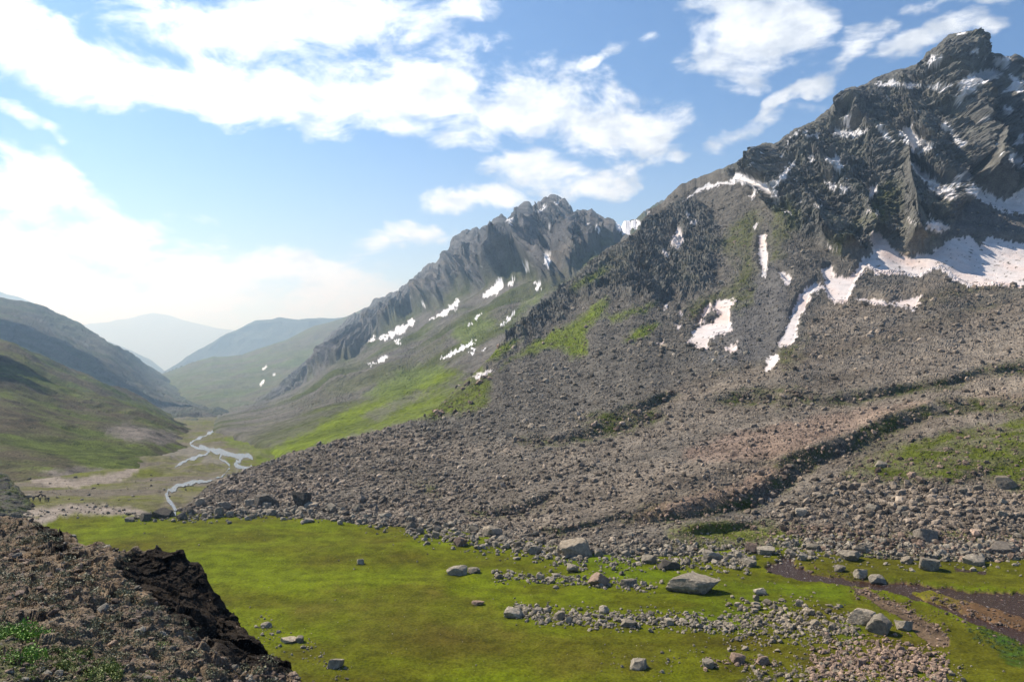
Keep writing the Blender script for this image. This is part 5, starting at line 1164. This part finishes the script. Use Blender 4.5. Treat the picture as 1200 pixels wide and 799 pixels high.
def make_near_plants():
    R = np.random.default_rng(92)
    C, S = [], []; C2, S2 = [], []
    tries = 0
    while len(C) < 800 and tries < 16000:
        tries += 1
        x, y = R.uniform(-20, 335), R.uniform(610, 830)
        if y < np.interp(x, [p[0] for p in crestG], [p[1] for p in crestG]) + 2: continue
        if inpoly(np.array([x]), np.array([y]), [(145, 650), (215, 645), (262, 712), (310, 770), (262, 790), (195, 712), (150, 690)])[0]: continue
        if _TY[int(y * 6) % 1024, int(x * 6) % 1024] < -0.1: continue
        p = on_near(x, y); s = np.clip(6.5 * R.random() ** (-1 / 2.5), 6, 24) * p[1] / FPX
        lowleft = y > 735 + x * 0.30
        p[2] += s * 0.12; (C2 if lowleft and R.random() < 0.7 else C).append(p); (S2 if len(C2) > len(S2) else S).append(s)
    V, F = leaf_cloud(C, S, 70, R, 0.13); tag(mesh_np('ground_cover', V, F, mat_tuft), kind='stuff')
    V, F = leaf_cloud(C2, S2, 90, R, 0.15); tag(mesh_np('green_ground_cover', V, F, mat_olive), kind='stuff')
    # individual green shrubs
    for x, y, w, dens, lab, leafm in [(20, 748, 46, 1500, 'bright green bushy shrub at the left edge of the near rocky slope', mat_leaf), (22, 778, 40, 900, 'loose green shrub directly below the bright bushy one, bottom left corner', mat_leaf),
                                (92, 790, 42, 800, 'wide low green plant at the bottom edge of the near rocky slope', mat_olive), (88, 770, 30, 500, 'small olive green plant above the wide low one near the bottom edge', mat_olive), (184, 757, 17, 260, 'tiny dark green plant on the rubble below the dark shaded crag face', mat_leaf), (5, 738, 22, 300, 'little yellow green plant cut by the left edge beside the bushy shrub', mat_leaf)]:
        p = on_near(x, y); k = p[1] / FPX; e = bpy.data.objects.new('shrub', None); col.objects.link(e); e.location = p; e.empty_display_size = 0.2; w *= 1.15
        tag(e, lab, 'shrub')
        cs = [np.array([R.normal(0, w * k * 0.22), R.normal(0, w * k * 0.18), 0]) for _ in range(7)]
        V, F = leaf_cloud(cs, [w * k * R.uniform(0.45, 0.75) for _ in cs], dens // 7, R, 0.10, shape=(1, 1, 1.1)); o = mesh_np('foliage', V, F, leafm, parent=e)
        bm = bmesh.new()
        for c_ in cs:
            st = bmesh.ops.create_cone(bm, segments=5, radius1=w * k * 0.012, radius2=w * k * 0.005, depth=w * k * 0.5, cap_ends=True)['verts']
            for v in st: v.co = v.co + Vector((0, 0, w * k * 0.15)); v.co.x += c_[0] * (v.co.z / (w * k * 0.4)) ; v.co.y += c_[1] * (v.co.z / (w * k * 0.4))
        me = bpy.data.meshes.new('stem'); bm.to_mesh(me); bm.free(); me.materials.append(mat_stem); so = bpy.data.objects.new('stem', me); col.objects.link(so); so.parent = e
make_near_plants()

# ------------------------------------------------------------------ low tufts in the meadow
def make_tufts():
    R = np.random.default_rng(93); C, S = [], []
    for _ in range(8000):
        x, y = R.uniform(60, 1200), 606 + 200 * R.random() ** 0.8
        p = ground(x, y)
        if p[1] > 240: continue
        C.append(p); S.append(R.uniform(0.6, 2.0) * p[1] / FPX)
    for q in NAMED[12:58]:
        for _ in range(int(6 + q[2] * 0.5)):
            t_ = R.uniform(-0.58, 0.58); p = ground(q[0] + q[2] * t_, q[1] + 1.5 * (0.6 - abs(t_)) + R.normal(0, 0.5)); C.append(p); S.append(R.uniform(1.4, 3.0) * p[1] / FPX)
    V, F = leaf_cloud(C, S, 14, R, 0.3, shape=(1.4, 1.2, 0.45)); tag(mesh_np('grass_tufts', V, F, mat_mtuft), kind='stuff')
    C, S = [], []
    for x, y in zip(R.uniform(1135, 1215, 260), R.uniform(725, 770, 260)):
        if y < 725 + (x - 1135) * 0.42 or y > 745 + (x - 1135) * 0.55: continue
        p = ground(x, y); C.append(p); S.append(R.uniform(3, 6) * p[1] / FPX)
    V, F = leaf_cloud(C, S, 30, R, 0.22); tag(mesh_np('streamside_herbs', V, F, mat_herb), kind='stuff')
mat_mtuft = leaf_material('meadow_tuft_material', (0.062, 0.066, 0.008)); mat_herb = leaf_material('herb_material', (0.035, 0.075, 0.010))
make_tufts()

# ------------------------------------------------------------------ skinned figures
def skin(name, J, E, mat, parent=None, sub=1):
    """J: list of (x, y, z, radius), E: edges; root is vertex 0"""
    me = bpy.data.meshes.new(name); me.from_pydata([j[:3] for j in J], E, []); o = bpy.data.objects.new(name, me); col.objects.link(o)
    md = o.modifiers.new('skin', 'SKIN'); md.use_smooth_shade = True
    for i, j in enumerate(J):
        r = j[3] if isinstance(j[3], tuple) else (j[3], j[3]); me.skin_vertices[0].data[i].radius = r
    me.skin_vertices[0].data[0].use_root = True
    s_ = o.modifiers.new('sub', 'SUBSURF'); s_.levels = sub; s_.render_levels = sub
    dg = bpy.context.evaluated_depsgraph_get(); new = bpy.data.meshes.new_from_object(o.evaluated_get(dg)); o.modifiers.clear(); o.data = new; new.name = name
    new.materials.clear(); new.materials.append(mat)
    if parent: o.parent = parent
    return o
SKIN = plain_material('skin_material', (0.30, 0.19, 0.13), 0.6, 0.1)
CLOTH = {k: plain_material(k + '_cloth', v, 0.9, 0.2) for k, v in {'black': (0.02, 0.02, 0.022), 'navy': (0.025, 0.03, 0.055), 'brown': (0.06, 0.04, 0.028), 'grey': (0.07, 0.07, 0.075), 'maroon': (0.09, 0.025, 0.025)}.items()}
HAIR = plain_material('hair_material', (0.015, 0.012, 0.01), 0.7, 0.2)
def make_person(px, py, top, bottom, label, turn=0.0, stride=0.12, arm=0.0):
    p = ground(px, py); e = bpy.data.objects.new('person', None); col.objects.link(e); e.location = p; e.rotation_euler = (0, 0, turn); e.empty_display_size = 0.5
    tag(e, label, 'person', 'people standing in the valley')
    s = stride
    #   pelvis 0, waist 1, chest 2, neck 3, head 4, crown 5
    J = [(0, 0, .95, (.15, .11)), (0, 0, 1.12, (.13, .10)), (0, 0, 1.36, (.17, .11)), (0, 0, 1.50, .055), (0, -.015, 1.60, (.075, .09)), (0, 0, 1.70, (.07, .085)),
         (-.19, 0, 1.42, .062), (-.24, .02, 1.15, .045), (-.24, -.05 - arm, .92 + arm, .034), (-.24, -.08 - arm, .84 + arm, .035),
         (.19, 0, 1.42, .062), (.25, .03, 1.15, .045), (.24, -.04, .92, .034), (.24, -.06, .84, .035),
         (-.10, 0, .88, .095), (-.11, -s * .6, .50, .062), (-.11, -s + .04, .09, .042), (-.11, -s - .12, .04, .038),
         (.10, 0, .88, .095), (.11, s * .3, .50, .062), (.11, s + .04, .09, .042), (.11, s - .12, .04, .038)]
    E = [(0, 1), (1, 2), (2, 3), (3, 4), (4, 5), (2, 6), (6, 7), (7, 8), (8, 9), (2, 10), (10, 11), (11, 12), (12, 13), (0, 14), (14, 15), (15, 16), (16, 17), (0, 18), (18, 19), (19, 20), (20, 21)]
    skin('body', J, E, SKIN, e)
    g = lambda r, k: tuple(x + k for x in r) if isinstance(r, tuple) else r + k
    jk = [J[i][:3] + (g(J[i][3], .018),) for i in (0, 1, 2, 6, 7, 8, 10, 11, 12)]
    skin('jacket', jk, [(0, 1), (1, 2), (2, 3), (3, 4), (4, 5), (2, 6), (6, 7), (7, 8)], CLOTH[top], e)
    tr = [J[i][:3] + (g(J[i][3], .016),) for i in (0, 14, 15, 16, 18, 19, 20)]
    skin('trousers', tr, [(0, 1), (1, 2), (2, 3), (0, 4), (4, 5), (5, 6)], CLOTH[bottom], e)
    skin('hair', [(0, .012, 1.70, (.082, .098)), (0, .03, 1.62, (.078, .085))], [(0, 1)], HAIR, e)
for a_ in [(47.3, 588.5, 'black', 'black', 'person in dark clothes standing upright alone, left of the close group', 0.3, .05),
           (53.2, 587.8, 'brown', 'black', 'person in brown jacket, left of the three standing close together', 2.2, .04),
           (54.6, 588.8, 'navy', 'black', 'person in navy jacket standing in the middle of the close group of three', -0.6, .06),
           (57.4, 588.2, 'grey', 'navy', 'shorter looking person in grey, right end of the close group of three', 1.0, .10),
           (39.2, 587.4, 'black', 'grey', 'person in black jacket standing next to the flat overhanging rock', 0.8, .05),
           (38.4, 595.5, 'maroon', 'black', 'person walking apart on the grass, nearest to the camera, below the group', -0.4, .22)]:
    make_person(a_[0], a_[1], a_[2], a_[3], a_[4], a_[5], a_[6])
def make_horse(px, py, c, label, turn):
    p = ground(px, py); e = bpy.data.objects.new('horse', None); col.objects.link(e); e.location = p; e.rotation_euler = (0, 0, turn)
    tag(e, label, 'horse')
    m = plain_material('horse_coat', c, 0.7, 0.2)
    J = [(-.55, 0, 1.18, (.25, .27)), (0, 0, 1.15, (.25, .30)), (.5, 0, 1.18, (.23, .30)), (.78, 0, 1.42, (.13, .19)), (1.02, 0, 1.68, (.09, .14)), (1.20, 0, 1.62, (.08, .11)), (1.42, 0, 1.42, (.055, .07)),
         (.52, .14, .85, .10), (.54, .14, .48, .055), (.52, .14, .10, .04), (.56, .14, .03, .055), (.52, -.14, .85, .10), (.50, -.14, .48, .055), (.47, -.14, .10, .04), (.51, -.14, .03, .055),
         (-.60, .15, .88, .14), (-.52, .15, .66, .08), (-.72, .15, .48, .05), (-.68, .15, .10, .04), (-.63, .15, .03, .055), (-.64, -.15, .88, .14), (-.56, -.15, .66, .08), (-.78, -.15, .48, .05), (-.74, -.15, .10, .04), (-.69, -.15, .03, .055)]
    E = [(0, 1), (1, 2), (2, 3), (3, 4), (4, 5), (5, 6), (2, 7), (7, 8), (8, 9), (9, 10), (2, 11), (11, 12), (12, 13), (13, 14), (0, 15), (15, 16), (16, 17), (17, 18), (18, 19), (0, 20), (20, 21), (21, 22), (22, 23), (23, 24)]
    skin('body', J, E, m, e)
    skin('mane', [(.62, 0, 1.52, (.03, .08)), (.82, 0, 1.70, (.03, .07)), (1.0, 0, 1.82, (.03, .05))], [(0, 1), (1, 2)], HAIR, e)
    skin('tail', [(-.80, 0, 1.25, .05), (-.92, 0, 1.0, .07), (-.95, 0, .6, .05)], [(0, 1), (1, 2)], HAIR, e)
make_horse(43.2, 585.5, (0.035, 0.022, 0.016), 'dark pack horse standing side-on between the flat rock and the people', 0.2)
make_horse(51.3, 584.0, (0.05, 0.03, 0.02), 'dark horse behind the gap between the lone person and the close group', 2.9)

# ------------------------------------------------------------------ small trees on the far green shoulder
mat_crown = leaf_material('far_tree_leaf', (0.035, 0.05, 0.02)); mat_bark = plain_material('bark_material', (0.07, 0.05, 0.035), 0.9)
def make_trees():
    R = np.random.default_rng(95)
    for k, (x, y, h) in enumerate([(191.5, 438.6, 2.6), (194.5, 437.6, 2.8), (199, 436, 3.0), (202.5, 434.5, 3.4), (206.8, 433.0, 3.2), (212, 431.0, 3.4), (214.2, 436.5, 3.2), (197, 438.5, 2.4), (209, 437, 2.4)]):
        Yd = float(depthB(x, y)); p = pt(np.float64(x), np.float64(y + 0.6), Yd); H = h * Yd / FPX
        e = bpy.data.objects.new('tree', None); col.objects.link(e); e.location = p - np.array([0, 0, H * 0.1])
        tag(e, ['tiny dark tree at the very foot of the far green ridge', 'tiny tree, second up from the foot of the far green ridge', 'tiny tree, third along the far ridge skyline from its foot', 'tiny tree halfway along the row on the far ridge skyline', 'tiny tree on the far ridge skyline just below the topmost one', 'topmost and tallest tiny tree of the row on the far ridge', 'lone tiny tree standing below the topmost tree on the far ridge', 'tiny tree below the skyline near the foot of the far ridge', 'tiny tree in the middle just under the skyline of the far ridge'][k], 'tree', 'trees on the far green ridge')
        cs = [np.array([R.normal(0, H * .12), R.normal(0, H * .12), H * R.uniform(.35, .85)]) for _ in range(6)]
        V, F = leaf_cloud(cs, [H * .45] * 6, 60, R, 0.25, shape=(1, 1, 1)); mesh_np('crown', V, F, mat_crown, parent=e)
        skin('trunk', [(0, 0, -H * .15, H * .035), (H * .01, 0, H * .3, H * .028), (-H * .02, 0, H * .75, H * .012)], [(0, 1), (1, 2)], mat_bark, e, 1)
make_trees()

# ------------------------------------------------------------------ air
def make_haze():
    bm = bmesh.new(); bmesh.ops.create_cube(bm, size=1)
    x0, x1, y0, y1, z0, z1 = -17000, 17000, -600, 33500, -2900, 1620
    for v in bm.verts: v.co = Vector((x0 if v.co.x < 0 else x1, y0 if v.co.y < 0 else y1, z0 if v.co.z < 0 else z1))
    me = bpy.data.meshes.new('haze'); bm.to_mesh(me); bm.free(); o = bpy.data.objects.new('haze', me); col.objects.link(o); tag(o, kind='stuff')
    m = bpy.data.materials.new('haze_air'); m.use_nodes = True; nt = m.node_tree; nt.nodes.clear()
    v = node(nt, 'ShaderNodeVolumePrincipled', ins={'Color': (0.47, 0.72, 1.0, 1), 'Absorption Color': (1.0, 1.0, 1.0, 1), 'Density': HAZE_DENSITY, 'Anisotropy': 0.45})
    node(nt, 'ShaderNodeOutputMaterial', ins={'Volume': v.outputs[0]}); me.materials.append(m)
    print('lowest', min((o2.matrix_world @ Vector(c))[2] for o2 in col.objects if o2.type == 'MESH' and o2 is not o for c in o2.bound_box), 'highest', max((o2.matrix_world @ Vector(c))[2] for o2 in col.objects if o2.type == 'MESH' and o2 is not o for c in o2.bound_box))
make_haze()

def make_shadow_clouds():  # out-of-frame clouds added toward the sun to cast shadows on the left hills
    V, F = ICO[4]; mat = bpy.data.materials.new('cloud_white'); mat.use_nodes = True
    b = mat.node_tree.nodes['Principled BSDF']; b.inputs['Base Color'].default_value = (0.85, 0.85, 0.86, 1); b.inputs['Roughness'].default_value = 1.0
    for tgt, size, sd in (((-640, 830, -10), (170, 150, 60), 3), ((-1450, 2450, 40), (300, 420, 80), 5)):
        c = np.array(tgt) + SUN_DIR * (1800 / SUN_DIR[2]); parts, faces, off = [], [], 0
        R = np.random.default_rng(sd)
        for k in range(14):
            r = 1 + 0.45 * fbm(V * 1.5 + k * 9, 1.2, 5, 0.6, 5)
            p = V * r[:, None] * R.uniform(0.28, 0.55) * np.array(size) + np.array([R.uniform(-.7, .7) * size[0], R.uniform(-.7, .7) * size[1], R.uniform(-.2, .3) * size[2]])
            parts.append(p); faces.append(F + off); off += len(V)
        o = mesh_np('cloud', np.concatenate(parts), np.concatenate(faces), mat); o.location = c; tag(o, kind='structure')
make_shadow_clouds()
